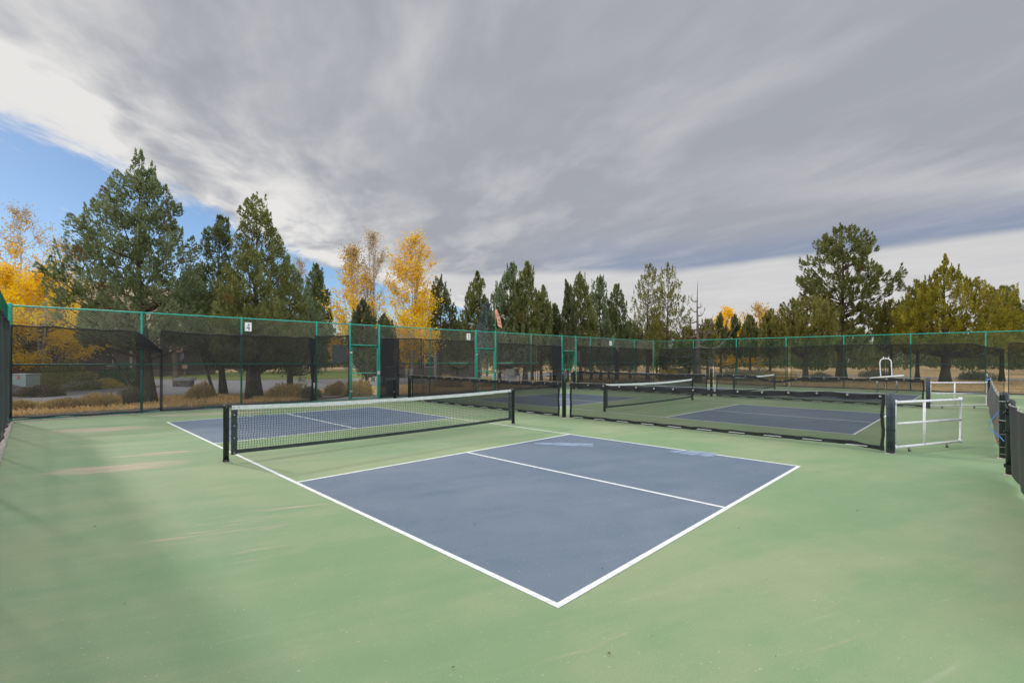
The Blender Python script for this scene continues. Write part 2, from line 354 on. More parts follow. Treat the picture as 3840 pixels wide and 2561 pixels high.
class MB:
    def __init__(s): s.v = []; s.f = []; s.marks = []
    def add(s, vs, fs):
        k = len(s.v); s.marks.append((k, len(s.f))); s.v += [tuple(map(float, v)) for v in vs]; s.f += [[i + k for i in f] for f in fs]; return s
    def box(s, x0, y0, z0, x1, y1, z1, bev=0.0):
        if bev <= 0:
            return s.add([(x0, y0, z0), (x1, y0, z0), (x1, y1, z0), (x0, y1, z0), (x0, y0, z1), (x1, y0, z1), (x1, y1, z1), (x0, y1, z1)],
                  [(0, 3, 2, 1), (4, 5, 6, 7), (0, 1, 5, 4), (1, 2, 6, 5), (2, 3, 7, 6), (3, 0, 4, 7)])
        b = bev; V = []; 
        for (a0, b0, a1, b1, z) in ((x0 + b, y0 + b, x1 - b, y1 - b, z0), (x0, y0, x1, y1, z0 + b), (x0, y0, x1, y1, z1 - b), (x0 + b, y0 + b, x1 - b, y1 - b, z1)):
            V += [(a0, b0, z), (a1, b0, z), (a1, b1, z), (a0, b1, z)]
        Fq = [(3, 2, 1, 0), (12, 13, 14, 15)]
        for r in range(3):
            for i in range(4):
                j = (i + 1) % 4; Fq.append((r * 4 + i, r * 4 + j, r * 4 + 4 + j, r * 4 + 4 + i))
        return s.add(V, Fq)
    def obox(s, c, ux, hx, hy, z0, z1):
        """box turned to direction ux"""
        ux = np.array(ux, float); ux /= np.linalg.norm(ux); uy = np.array([-ux[1], ux[0]])
        P = [np.array(c[:2]) + ux * a * hx + uy * b * hy for a, b in ((-1, -1), (1, -1), (1, 1), (-1, 1))]
        return s.add([(p[0], p[1], z0) for p in P] + [(p[0], p[1], z1) for p in P],
                     [(0, 3, 2, 1), (4, 5, 6, 7), (0, 1, 5, 4), (1, 2, 6, 5), (2, 3, 7, 6), (3, 0, 4, 7)])
    def tube(s, pts, r, n=8, caps=True):
        pts = [np.array(p, float) for p in pts]; m = len(pts)
        if not hasattr(r, '__len__'): r = [r] * m
        V = []; pa = None
        for i in range(m):
            d = pts[min(i + 1, m - 1)] - pts[max(i - 1, 0)]; L = np.linalg.norm(d); d = d / L if L > 1e-9 else np.array([0, 0, 1.])
            if pa is None: pa = np.cross(d, [0, 0, 1.] if abs(d[2]) < 0.9 else [1., 0, 0])
            pa = pa - d * np.dot(pa, d); nn = np.linalg.norm(pa)
            pa = pa / nn if nn > 1e-9 else np.cross(d, [1., 0, 0]); b = np.cross(d, pa)
            for k in range(n):
                a = 2 * math.pi * k / n; V.append(pts[i] + r[i] * (math.cos(a) * pa + math.sin(a) * b))
        Fq = []
        for i in range(m - 1):
            for k in range(n):
                j = (k + 1) % n; Fq.append((i * n + k, i * n + j, (i + 1) * n + j, (i + 1) * n + k))
        if caps: Fq += [tuple(range(n - 1, -1, -1)), tuple((m - 1) * n + k for k in range(n))]
        return s.add(V, Fq)
    def post(s, x, y, z0, z1, r, n=12, dome=True):
        pts = [(x, y, z0), (x, y, z1 - r * (0.8 if dome else 0))]; rr = [r, r]
        if dome:
            for a in (25, 50, 75, 88):
                pts.append((x, y, z1 - r * 0.8 + r * 0.8 * math.sin(rad(a)))); rr.append(r * math.cos(rad(a)))
        return s.tube(pts, rr, n)
    def build(s, name, mat, parent=None, smooth=False):
        return link_mesh(name, s.v, s.f, mat, parent, smooth)
    def split(s, name, mat, parent=None, per=1, smooth=False):
        mk = s.marks[::per] + [(len(s.v), len(s.f))]; out = []
        for (v0, f0), (v1, f1) in zip(mk[:-1], mk[1:]):
            out.append(link_mesh(name, s.v[v0:v1], [[i - v0 for i in f] for f in s.f[f0:f1]], mat, parent, smooth))
        return out

def cloth(P, grid, thick, name, mat, parent=None, smooth=True):
    """grid[i][j] world points; gives the sheet a real thickness along its mean normal"""
    G = np.array(grid, float); a, b = G.shape[:2]
    nrm = np.cross(G[-1, 0] - G[0, 0], G[0, -1] - G[0, 0]); nrm /= np.linalg.norm(nrm)
    V = np.concatenate([G.reshape(-1, 3), (G + nrm * thick).reshape(-1, 3)]); n = a * b; Fq = []
    for i in range(a - 1):
        for j in range(b - 1):
            q = (i * b + j, (i + 1) * b + j, (i + 1) * b + j + 1, i * b + j + 1)
            Fq.append(q)
    return link_mesh(name, G.reshape(-1, 3), np.array(Fq), mat, parent, smooth)

def lerp_list(L, x):
    """piecewise linear through sorted (x, value)"""
    xs = [p[0] for p in L]; ys = [p[1] for p in L]
    if xs[0] > xs[-1]: xs = xs[::-1]; ys = ys[::-1]
    return float(np.interp(x, xs, ys))

def wires(P0, P1, z0, z1, pitch=0.078, r=0.0028, rng=None):
    """chain link as straight crossing wires, each a three sided rod; z1 may be (start, end)"""
    P0 = np.array(P0, float); P1 = np.array(P1, float); L = np.linalg.norm(P1 - P0); d = (P1 - P0) / L
    nr = np.array([-d[1], d[0]])
    if not hasattr(z1, '__len__'): z1 = (z1, z1)
    segs = []
    Hm = max(z1) - z0
    for sgn in (1, -1):
        k = -Hm if sgn > 0 else 0.0
        end = L if sgn > 0 else L + Hm
        while k < end:
            # x = k + sgn*y, y in [0,Hm]
            if sgn > 0: ya, yb = max(0, -k), min(Hm, L - k)
            else: ya, yb = max(0, k - L), min(Hm, k)
            if yb - ya > 0.02:
                xa, xb = k + sgn * ya, k + sgn * yb
                top = lambda x: z1[0] + (z1[1] - z1[0]) * x / L - z0
                if yb > top(xb): 
                    yb = max(ya + 0.01, top(xb)); xb = k + sgn * yb
                segs.append((xa, ya, xb, yb, sgn))
            k += pitch
    sg = np.array(segs); n = len(sg)
    A = np.stack([P0[0] + d[0] * sg[:, 0], P0[1] + d[1] * sg[:, 0], z0 + sg[:, 1]], 1)
    B = np.stack([P0[0] + d[0] * sg[:, 2], P0[1] + d[1] * sg[:, 2], z0 + sg[:, 3]], 1)
    off3 = np.array([nr[0], nr[1], 0.0]); A += off3 * sg[:, 4:5] * r * 0.8; B += off3 * sg[:, 4:5] * r * 0.8
    T = B - A; T /= np.linalg.norm(T, axis=1, keepdims=True)
    side = np.cross(T, off3)
    V = []
    for E in (A, B):
        for q in range(3):
            a = 2 * math.pi * q / 3 + 0.5
            V.append(E + r * (math.cos(a) * side + math.sin(a) * off3))
    V = np.stack(V, 1).reshape(-1, 3); base = np.arange(n)[:, None] * 6
    F1 = np.concatenate([base + np.array([[q, (q + 1) % 3, 3 + (q + 1) % 3, 3 + q]]) for q in range(3)], 0)
    return V, F1

# ------------------------------------------------------------------ setting: ground, court, roads
def sheet(name, pts, z, mat, label=None, kind='structure'):
    o = link_mesh(name, [(x, y, z) for x, y in pts], [list(range(len(pts)))], mat); tag(o, label, None, None, kind); return o
sheet('ground', [(-400, -500), (500, -500), (500, 400), (-400, 400)], -0.03, M['ground'])
mb = MB().box(-30, -32.98, -0.3, 16.52, 3.05, 0.0); o = mb.build('court_surface', M['court']); tag(o, kind='structure')
W_, L_, K_ = 6.096, 13.411, 2.134
OFF = [0.0, -10.68, -22.38]
def rects(z, R, mat, name):
    m_ = MB()
    for (x0, y0, x1, y1) in R: m_.add([(x0, y0, z), (x1, y0, z), (x1, y1, z), (x0, y1, z)], [(0, 1, 2, 3)])
    o = m_.build(name, mat); tag(o, kind='structure'); return o
lw = 0.051
for oy in OFF:
    rects(0.0015, [(0, oy - W_, L_ / 2 - K_, oy), (L_ / 2 + K_, oy - W_, L_, oy)], M['blue'], 'blue_court_paint')
    xk, xk2 = L_ / 2 - K_, L_ / 2 + K_
    rects(0.003, [(0, oy - lw, L_, oy), (0, oy - W_, L_, oy - W_ + lw), (0, oy - W_ + lw, lw, oy - lw), (L_ - lw, oy - W_ + lw, L_, oy - lw),
                  (xk, oy - W_ + lw, xk + lw, oy - lw), (xk2 - lw, oy - W_ + lw, xk2, oy - lw),
                  (lw, oy - W_ / 2 - lw / 2, xk, oy - W_ / 2 + lw / 2), (xk2, oy - W_ / 2 - lw / 2, L_ - lw, oy - W_ / 2 + lw / 2)], M['line'], 'court_lines')
# two strokes of paler touch-up paint, brushed by hand
for k, (a, b, wd) in enumerate((((4.36, -4.62), (3.42, -5.30), 0.34), ((2.06, -5.80), (1.33, -6.02), 0.42))):
    a = np.array(a); b = np.array(b); d = b - a; L = np.linalg.norm(d); d /= L; nn = np.array([-d[1], d[0]]); rg = random.Random(k)
    up = []; dn = []
    for i in range(15):
        f = i / 14; w = wd * (0.35 + 0.65 * min(1, f * 3)) / 2
        p = a + d * L * f; up.append(p + nn * (w + rg.uniform(-.01, .01))); dn.append(p - nn * (w + rg.uniform(-.012, .012)))
    sheet('touchup_paint', [tuple(q) for q in up + dn[::-1]], 0.0045, M['scuff'])

# left fence: corner (16.40, 2.95) to (16.75, -32.85)
def LF(y, off=0.0):
    """point of the back fence line for a distance measured on the plane x = 16.4"""
    k = 1 + 0.0213 * max(0.0, -y) / 32.17
    x = CAM[0] + (16.4 - CAM[0]) * k; yy = CAM[1] + (y - CAM[1]) * k
    return np.array([x - off, yy])
def RF(x, off=0.0): return np.array([CAM[0] + (x - CAM[0]) * 0.979, -32.85 + off])
def kz(z, y): return CAM[2] + (z - CAM[2]) * (1 + 0.0213 * max(0.0, -y) / 32.17)
# kerbs
sheet('concrete_strip', [(16.20, 2.93), (16.44, 2.93), (16.80, -32.8), (16.56, -32.8)], 0.006, M['concrete'])
sheet('concrete_strip', [(16.5, -32.62), (16.8, -32.86), (-30, -32.88), (-30, -32.62)], 0.006, M['concrete'])
sheet('concrete_strip', [(-30, 2.86), (16.2, 2.86), (16.2, 3.0), (-30, 3.0)], 0.006, M['concrete'])
sheet('gravel_strip', [(16.62, 3.3), (18.6, 3.3), (18.9, -12), (18.6, -33.2), (17.1, -33.2)], -0.014, M['darkgravel'])
sheet('gravel_path', [(17.0, -6.3), (20.6, -6.9), (23.2, -9.4), (23.0, -10.6), (20, -9.6), (17.0, -8.4)], -0.006, M['gravel'])
sheet('road', [(23.0, 9.0), (23.6, 2.7), (25.1, 0.2), (24.8, -2.7), (23.9, -4.6), (25.7, -9.5), (27.2, -16), (30, -30), (33, -60), (42, -58), (40.5, -30), (38.6, -16),
               (41.7, -9.6), (45.1, -6.5), (60, 4.0), (58, 7), (40.5, -3.2), (35.6, -3.6), (31.0, -1.6), (29.4, 0.2), (28.0, 1.9), (27.2, 3.2), (27.0, 9.0)], -0.018, M['asphalt'])
sheet('side_road', [(29.3, 9), (29.6, 2.2), (29.9, 1.0), (30.6, -0.5), (32.5, -2.3), (34.6, -2.9), (38.5, -2.7), (36.5, -1.6), (34.3, -0.9), (32.5, 1.0), (32.0, 9)], -0.014, M['asphalt2'])
sheet('gravel_spit', [(27.0, 9), (27.2, 3.2), (28.0, 1.9), (29.4, 0.2), (31.0, -1.6), (35.6, -3.6), (38.5, -2.7), (34.6, -2.9), (32.5, -2.3), (30.6, -0.5), (29.9, 1.0), (29.3, 9)], -0.010, M['gravel'])
sheet('lawn', [(32.0, 9), (32.5, 1.0), (34.3, -0.9), (36.5, -1.6), (40.5, -3.2), (58, 7), (60, 30), (30, 30)], -0.010, M['lawn'])
sheet('lawn', [(39.2, -16), (42.3, -9.6), (45.6, -6.9), (60, 2.0), (75, -10), (70, -60), (43, -45), (41.2, -30)], -0.008, M['lawn'])
sheet('far_road', [(-60, -62), (20, -60), (33, -52), (42, -56), (24, -69), (-60, -71)], -0.012, M['asphalt'])
def hill(name, pts):
    """smooth mound: list of (x, y, height, radius_x, radius_y)"""
    n = 70; V = []; 
    x0, x1, y0, y1 = 60, 420, -160, 260
    X = np.linspace(x0, x1, n); Y = np.linspace(y0, y1, n)
    for x in X:
        for y in Y:
            z = -0.5
            for (cx, cy, h, rx, ry) in pts: z += h * math.exp(-((x - cx) / rx) ** 2 - ((y - cy) / ry) ** 2)
            V.append((x, y, z + 0.35 * math.sin(x * .21) * math.cos(y * .17) - 0.4))
    Fq = [(i * n + j, (i + 1) * n + j, (i + 1) * n + j + 1, i * n + j + 1) for i in range(n - 1) for j in range(n - 1)]
    o = link_mesh(name, V, np.array(Fq), M['hill'], None, True); tag(o, kind='structure')
hill('hill', [(250, 60, 36, 80, 90), (270, -60, 26, 80, 70)])

# ------------------------------------------------------------------ fences
def fence_run(root, A, B, posts, ztop, zmid, gaps=(), r=0.03, mat='green', bottom=True):
    """posts: list of (x, y, radius, extra height)"""
    A = np.array(A); B = np.array(B); L = np.linalg.norm(B - A)
    zt = lambda p: ztop[0] + (ztop[1] - ztop[0]) * np.linalg.norm(np.array(p) - A) / L
    for (x, y, pr, ex) in posts:
        MB().post(x, y, -0.1, zt((x, y)) + 0.04 + ex, pr).build('post', M[mat], root, True)
    return zt
# back fence with three gates
ys = [2.93, 0.14, -2.64, -5.28, -6.65, -7.99, -10.64, -13.49, -14.88, -17.72, -20.55, -21.96, -23.58, -26.28, -29.23, -32.17]
thick = {-6.65, -7.99, -13.49, -14.88, -20.55, -21.96, 2.93, -32.17}
ZT = (3.10, 3.30)
bf = thing('chain_link_fence', (16.5, -15, 0), 'tall green chain link fence with three gates behind the court ends, carrying the number signs', 'fence')
A = LF(2.93); B = LF(-32.17)
zt = fence_run(bf, A, B, [(*LF(y), 0.048 if y in thick else 0.032, 0.03 if y in thick else 0) for y in ys], ZT, 1.53)
gates = [(-6.65, -7.99), (-13.49, -14.88), (-20.55, -21.96)]
def rail(m_, y0, y1, z0, z1, r=0.022):
    p, q = LF(y0), LF(y1); m_.tube([(p[0], p[1], z0), (q[0], q[1], z1)], r, 8)
m_ = MB(); rail(m_, 2.93, -32.17, ZT[0], ZT[1], 0.024); m_.build('top_rail', M['green'], bf, True)
for (y0, y1) in ((2.93, -6.65), (-7.99, -13.49), (-14.88, -20.55), (-21.96, -32.17)):
    m_ = MB(); rail(m_, y0, y1, kz(1.52 - y0 * 0.0016, y0), kz(1.52 - y1 * 0.0016, y1)); m_.build('middle_rail', M['green'], bf, True)
    m_ = MB(); rail(m_, y0, y1, 0.045, 0.045, 0.02); m_.build('bottom_rail', M['green'], bf, True)
    p, q = LF(y0, 0.03), LF(y1, 0.03)
    V, Fq = wires(p, q, 0.03, (zt(p), zt(q))); link_mesh('chain_link', V, Fq, M['wire'], bf)
for gi, (y0, y1) in enumerate(gates):
    p, q = LF(y0, 0.03), LF(y1, 0.03)
    m_ = MB(); rail(m_, y0, y1, 2.30, 2.30, 0.026); m_.build('transom', M['green'], bf, True)
    V, Fq = wires(p, q, 2.30, (zt(p), zt(q))); link_mesh('chain_link', V, Fq, M['wire'], bf)
    ya, yb = y0 - 0.09, y1 + 0.09; a, b = LF(ya), LF(yb)
    g = MB()
    g.tube([(a[0], a[1], 0.06), (a[0], a[1], 2.2), (b[0], b[1], 2.2), (b[0], b[1], 0.06), (a[0], a[1], 0.06)], 0.022, 8)
    g.tube([(a[0], a[1], 1.13), (b[0], b[1], 1.13)], 0.02, 8)
    go = g.build('gate', M['green'], bf, True)
    V, Fq = wires(LF(ya, 0.02), LF(yb, 0.02), 0.06, 2.2); link_mesh('gate_mesh', V, Fq, M['wire'] if gi < 2 else M['wire_green'], go)
    m_ = MB()
    for z in (0.35, 1.95): m_.obox(LF(y0 - 0.045), (0, 1), 0.05, 0.05, z, z + 0.07)
    m_.split('hinge', M['steel'], go)
    MB().obox(LF(y1 + 0.06, 0.04), (0, 1), 0.06, 0.025, 1.05, 1.2).build('latch', M['steel'], go)
# far right fence
rf = thing('chain_link_fence', (7, -32.85, 0), 'tall green chain link fence without gates along the far right side of the courts', 'fence')
xs = [13.8, 10.6, 7.35, 4.08, 0.83, -2.27, -5.4, -8.6, -11.8, -15, -18.2]
A2 = np.array([B[0], B[1]]); B2 = RF(-18.2)
zt2 = lambda p: 3.28
for x in xs:
    p = RF(x); MB().post(p[0], p[1], -0.1, 3.30, 0.03).build('post', M['green'], rf, True)
def rrail(z, r, name):
    MB().tube([(B[0], B[1], z), (B2[0], B2[1], z - 0.03)], r, 8).build(name, M['green'], rf, True)
rrail(3.28, 0.026, 'top_rail'); rrail(1.56, 0.02, 'middle_rail'); rrail(0.045, 0.022, 'bottom_rail')
V, Fq = wires((B[0], B[1] + 0.03), (B2[0], B2[1] + 0.03), 0.03, (3.28, 3.25)); link_mesh('chain_link', V, Fq, M['wire_green'], rf)
# side fence beside the camera
sf = thing('chain_link_fence', (7, 2.95, 0), 'green chain link side fence along the left edge with a dark screen on it', 'fence')
for x in (13.4, 10.3, 7.2, 4.1, 1.0, -2.1, -5.2): MB().post(x, 3.0, -0.1, 3.12, 0.03).build('post', M['green'], sf, True)
for z, nm in ((3.08, 'top_rail'), (1.52, 'middle_rail'), (0.045, 'bottom_rail')):
    MB().tube([(16.36, 3.0, z), (-5.2, 3.0, z)], 0.024, 8).build(nm, M['green'], sf, True)
V, Fq = wires((16.36, 2.97), (-5.2, 2.97), 0.03, 3.08, 0.06, 0.0024); link_mesh('chain_link', V, Fq, M['wire_green'], sf)

# ------------------------------------------------------------------ windscreens
RG = random.Random(7)
def screen(name, label, line, span, top, bot, mat, seed, wave=0.02, hems=True, step=0.16, rows=14, lowfac=None):
    """line(s, off) gives xy; span (s0, s1); top/bot lists of (s, z)"""
    rg = random.Random(seed); ph = [rg.uniform(0, 6.28) for _ in range(6)]
    s0, s1 = span; n = max(3, int(abs(s1 - s0) / step)); G = []
    off = lambda s, z: 0.055 + wave * (0.5 + 0.5 * math.sin(s * 2.1 + ph[0] + 0.8 * math.sin(z * 2 + ph[1]))) + wave * 0.5 * math.sin(s * 5.3 + ph[2] + z * 1.5)
    for i in range(n + 1):
        s = s0 + (s1 - s0) * i / n; zt_, zb = lerp_list(top, s), lerp_list(bot, s)
        zt_ += 0.012 * math.sin(s * 9 + ph[3]) ; zb += 0.012 * math.sin(s * 6 + ph[4])
        row = []
        for j in range(rows + 1):
            z = zb + (zt_ - zb) * j / rows; p = line(s, off(s, z)); row.append((p[0], p[1], z))
        G.append(row)
    root = cloth(None, G, 0.002, name, mat); tag(root, label, 'windscreen', 'black windscreens tied to the tall fences')
    if mat == M['screen']:
        U = []
        for i in range(n + 1):
            col = np.array(G[i]); z0 = 1.36 + 0.05 * math.sin((s0 + (s1 - s0) * i / n) * 0.7 + ph[5]); zt_ = col[-1, 2] - 0.02
            zs_ = np.linspace(z0, max(z0 + 0.05, zt_), 8)
            s_ = s0 + (s1 - s0) * i / n
            U.append([(*line(s_, off(s_, z) + 0.02), z) for z in zs_])
        up = cloth(None, U, 0.002, 'upper_layer', M['screen_upper'], root)
        MB().tube([u_[0] for u_ in U], 0.007, 4).build('seam', M['hem'], up)
    if hems:
        G = np.array(G)
        hv = MB()
        for edge, r_, dz in ((G[:, -1], 0.022, 0.0), (G[:, 0], 0.022, 0.0)):
            pts = [tuple(p) for p in edge]; hv.tube(pts, r_, 5)
        for edge in (G[0], G[-1]): hv.tube([tuple(p) for p in edge], 0.016, 5)
        hv.build('hem', M['hem'], root, True)
    return root
def zz(L): return [(y, kz(z, y)) for y, z in L]
s1_ = screen('windscreen', 'leftmost black windscreen panel on the back fence, its top right corner folded down', LF, (2.91, -0.37),
       zz([(2.91, 2.56), (2.07, 2.56), (1.44, 2.53), (0.24, 2.53), (-0.37, 1.93)]), [(2.91, 0.10), (0.96, 0.07), (-0.37, 0.10)], M['screen'], 1)
# the folded corner flap
G = []
for i in range(7):
    f = i / 6; a = np.array([0.25 - f * 0.55, 2.51 - f * 0.58]); b = np.array([0.27 - f * 0.57, 2.03 - f * 0.09])
    row = []
    for j in range(5):
        g = j / 4; q = a * (1 - g) + b * g; p = LF(q[0], 0.12 + 0.03 * math.sin(3 * f + g * 2)); row.append((p[0], p[1], q[1]))
    G.append(row)
cloth(None, G, .002, 'folded_corner', M['screen_dense'], s1_)
MB().tube([tuple(G[i][-1]) for i in range(7)], 0.018, 5).build('hem', M['hem'], s1_, True)
screen('windscreen', 'wide black windscreen panel on the back fence under the number 4 sign', LF, (-0.33, -5.10),
       zz([(-0.33, 2.58), (-1.39, 2.51), (-2.63, 2.52), (-4.93, 2.53), (-5.10, 2.50)]), [(-0.33, 0.07), (-5.1, 0.10)], M['screen'], 2)
# gathered end of that panel
bun = []
for z, w in ((2.5, 0.20), (1.9, 0.13), (1.52, 0.08), (1.45, 0.17), (1.1, 0.10), (0.9, 0.05), (0.4, 0.07), (0.1, 0.16)):
    bun.append((z, w))
G = []
for z, w in bun:
    row = []
    for k in range(7):
        f = k / 6 - 0.5; p = LF(-5.08 + f * w * 1.3, 0.10 + 0.05 * (k % 2)); row.append((p[0], p[1], z))
    G.append(row)
gw = cloth(None, G, .002, 'windscreen', M['screen_dense']); tag(gw, 'narrow gathered strip of black windscreen hanging left of the blank board', 'windscreen', 'black windscreens tied to the tall fences')
screen('windscreen', 'short black windscreen panel left of the first gate, with a blank board behind', LF, (-5.2, -6.57), [(-5.2, 2.6), (-6.57, 2.66)], [(-5.2, 0.13), (-6.57, 0.20)], M['screen'], 3)
screen('windscreen', 'dark doubled windscreen strip directly right of the first gate', LF, (-8.04, -8.92), [(-8.04, 2.61), (-8.92, 2.64)], [(-8.04, 0.06), (-8.92, 0.10)], M['screen_dense'], 4)
screen('windscreen', 'black windscreen panel between the doubled strip and the number 5 panel', LF, (-8.92, -10.15), [(-8.92, 2.64), (-10.15, 2.68)], [(-8.92, 0.08), (-10.15, 0.1)], M['screen'], 5)
# panel with a sagging tear: upper part, side parts and lower part as one sheet with a hole
def torn_panel(label, y0, y1, ztop, hole, seed):
    """hole: (ya, yb, z of its top, sag depth)"""
    ya, yb, zh, sag = hole
    V = []; Fq = []; n = int(abs(y1 - y0) / 0.12); rows = 24
    rg = random.Random(seed)
    zs = [0.06 + (ztop - 0.06) * j / rows for j in range(rows + 1)]
    for i in range(n + 1):
        y = y0 + (y1 - y0) * i / n
        f = (y - ya) / (yb - ya); inside = 0 <= f <= 1
        for j, z in enumerate(zs):
            zz_ = z
            if inside and z <= zh:
                lowtop = zh - sag * (math.sin(math.pi * f) ** 0.5); zz_ = 0.06 + (z - 0.06) * (lowtop - 0.06) / (zh - 0.06)
            p = LF(y, 0.06 + 0.015 * math.sin(y * 2.3 + seed)); V.append((p[0], p[1], kz(zz_, y)))
    jh = max(j for j, z in enumerate(zs) if z <= zh)
    for i in range(n):
        fm = ((y0 + (y1 - y0) * (i + .5) / n) - ya) / (yb - ya)
        for j in range(rows):
            if j == jh and 0.02 < fm < 0.98: continue
            Fq.append((i * (rows + 1) + j, (i + 1) * (rows + 1) + j, (i + 1) * (rows + 1) + j + 1, i * (rows + 1) + j + 1))
    # close the step above the tear
    o = link_mesh('windscreen', V, np.array(Fq), M['screen'], None, True); tag(o, label, 'windscreen', 'black windscreens tied to the tall fences')
    V = np.array(V).reshape(n + 1, rows + 1, 3)
    h = MB(); h.tube([tuple(p) for p in V[:, -1]], 0.022, 5); h.tube([tuple(p) for p in V[:, 0]], 0.02, 5)
    h.tube([tuple(p) for p in V[0]], 0.016, 5); h.tube([tuple(p) for p in V[-1]], 0.016, 5)
    h.tube([tuple(p + np.array([-0.02, 0, 0])) for p in V[[i for i in range(n + 1) if 0 <= ((y0 + (y1 - y0) * i / n) - ya) / (yb - ya) <= 1], jh]], 0.03, 5)
    h.build('hem', M['hem'], o, True)
torn_panel('black windscreen panel under the number 5 sign with a sagging torn opening', -10.24, -13.33, 2.64, (-11.75, -12.98, 1.66, 0.30), 3)
torn_panel('black windscreen panel right of the second gate, torn beside the windsock pole', -15.0, -18.05, 2.60, (-15.02, -16.2, 1.56, 0.14), 5)
screen('windscreen', 'black windscreen panel ending at the dark strip left of the third gate', LF, (-18.2, -19.6), zz([(-18.2, 2.57), (-19.6, 2.58)]), [(-18.2, 0.08), (-19.6, 0.08)], M['screen'], 6)
screen('windscreen', 'dark doubled windscreen strip directly left of the third gate', LF, (-19.6, -20.42), zz([(-19.6, 2.58), (-20.42, 2.58)]), [(-19.6, 0.08), (-20.42, 0.08)], M['screen_dense'], 7)
screen('windscreen', 'black windscreen panel below the number 6 sign, right of the third gate', LF, (-22.06, -26.45), zz([(-22.06, 2.63), (-26.45, 2.63)]), [(-22.06, 0.08), (-26.45, 0.08)], M['screen'], 8)
screen('windscreen', 'narrow black windscreen strip hanging bunched right of the number 6 sign', LF, (-26.5, -26.95), zz([(-26.5, 2.62), (-26.95, 2.2)]), [(-26.5, 0.3), (-26.95, 0.3)], M['screen_dense'], 9)
screen('windscreen', 'last black windscreen panel on the back fence before the far corner', LF, (-26.98, -31.8), zz([(-26.98, 2.62), (-31.8, 2.58)]), [(-26.98, 0.08), (-31.8, 0.1)], M['screen'], 10)
rz = lambda L: [(x, CAM[2] + (z - CAM[2]) * 0.979) for x, z in L]
screen('windscreen', 'black windscreen panel on the right fence in front of the dead tree', RF, (16.6, 12.32), rz([(16.6, 2.67), (12.32, 2.66)]), [(16.6, 0.05), (12.32, 0.05)], M['screen'], 11)
screen('windscreen', 'black windscreen panel on the right fence between the dead tree and the big juniper', RF, (12.14, 7.23), rz([(12.14, 2.65), (10.6, 2.69), (7.23, 2.66)]), [(12.14, 0.05), (7.23, 0.05)], M['screen'], 12)
screen('windscreen', 'black windscreen panel in front of the big round topped juniper', RF, (7.04, 2.04), rz([(7.04, 2.66), (4.08, 2.74), (2.04, 2.71)]), [(7.04, 0.05), (2.04, 0.05)], M['screen'], 13)
screen('windscreen', 'black windscreen panel with a drooping right corner, right of the white stand', RF, (1.95, -2.96), rz([(1.95, 2.71), (-0.39, 2.67), (-1.69, 2.69), (-2.31, 2.49), (-2.96, 2.35)]), [(1.95, 0.05), (-2.96, 0.05)], M['screen'], 14)
screen('windscreen', 'rightmost black windscreen panel on the right fence, cut by the picture edge', RF, (-3.12, -18), rz([(-3.12, 2.67), (-18, 2.66)]), [(-3.12, 0.05), (-18, 0.05)], M['screen'], 15)
screen('windscreen', 'dark grey windscreen on the left side fence, seen edge on at the picture edge', lambda x, o_: np.array([x, 2.985 - o_ * 0.8]), (16.25, -2.0), [(16.25, 2.56), (-2, 2.56)], [(16.25, 0.12), (-2, 0.12)], M['side_screen'], 16, 0.035)

V = [(16.25, 2.93, 2.36), (-2.0, 2.93, 2.36), (-2.0, 2.93, 2.56), (16.25, 2.93, 2.56)]
so = [o for o in bpy.data.objects if o.get('label', '').startswith('dark grey windscreen on the left')][0]
link_mesh('top_band', V, [(0, 1, 2, 3)], M['screen_dense'], so)
# ------------------------------------------------------------------ signs
def stroke(m_, pts, w, org, uy, off, sc):
    """flat ink stroke; org = world origin, uy = direction of glyph x axis, raised by off towards court"""
    pts = [np.array(p, float) for p in pts]; n = len(pts); L_s = []; R_s = []
    for i in range(n):
        d = pts[min(i + 1, n - 1)] - pts[max(0, i - 1)]; d /= np.linalg.norm(d); nn = np.array([-d[1], d[0]])
        ww = w[i] if hasattr(w, '__len__') else w
        L_s.append(pts[i] + nn * ww / 2); R_s.append(pts[i] - nn * ww / 2)
    P = lambda q, o: (org[0] + uy[0] * q[0] * sc[0] - o, org[1] + uy[1] * q[0] * sc[0], org[2] + q[1] * sc[1])
    V = [P(q, off) for q in L_s + R_s] + [P(q, off - 0.002) for q in L_s + R_s]
    Fq = [(i, i + 1, n + i + 1, n + i) for i in range(n - 1)] + [(2 * n + i, 2 * n + n + i, 2 * n + n + i + 1, 2 * n + i + 1) for i in range(n - 1)]
    m_.add(V, Fq)
GL = {
 '4': [([(0.66, 0), (0.66, 1.0)], 0.17), ([(0.68, 1.0), (0.06, 0.30)], 0.075), ([(0.04, 0.30), (0.96, 0.30)], 0.11), ([(0.44, 0.02), (0.86, 0.02)], 0.06)],
 '5': [([(0.28, 0.93), (0.88, 0.93)], 0.15), ([(0.27, 0.98), (0.20, 0.52)], 0.07), ([(0.20, 0.54), (0.45, 0.62), (0.70, 0.54), (0.80, 0.32), (0.68, 0.10), (0.42, 0.02), (0.14, 0.06)], [0.05, 0.09, 0.15, 0.18, 0.14, 0.08, 0.16])],
 '6': [([(0.84, 0.97), (0.52, 0.90), (0.30, 0.66), (0.20, 0.38), (0.30, 0.10), (0.52, 0.02), (0.76, 0.10), (0.86, 0.31), (0.74, 0.53), (0.52, 0.58), (0.28, 0.46)], [0.06, 0.09, 0.15, 0.18, 0.13, 0.08, 0.13, 0.17, 0.12, 0.07, 0.05])]}
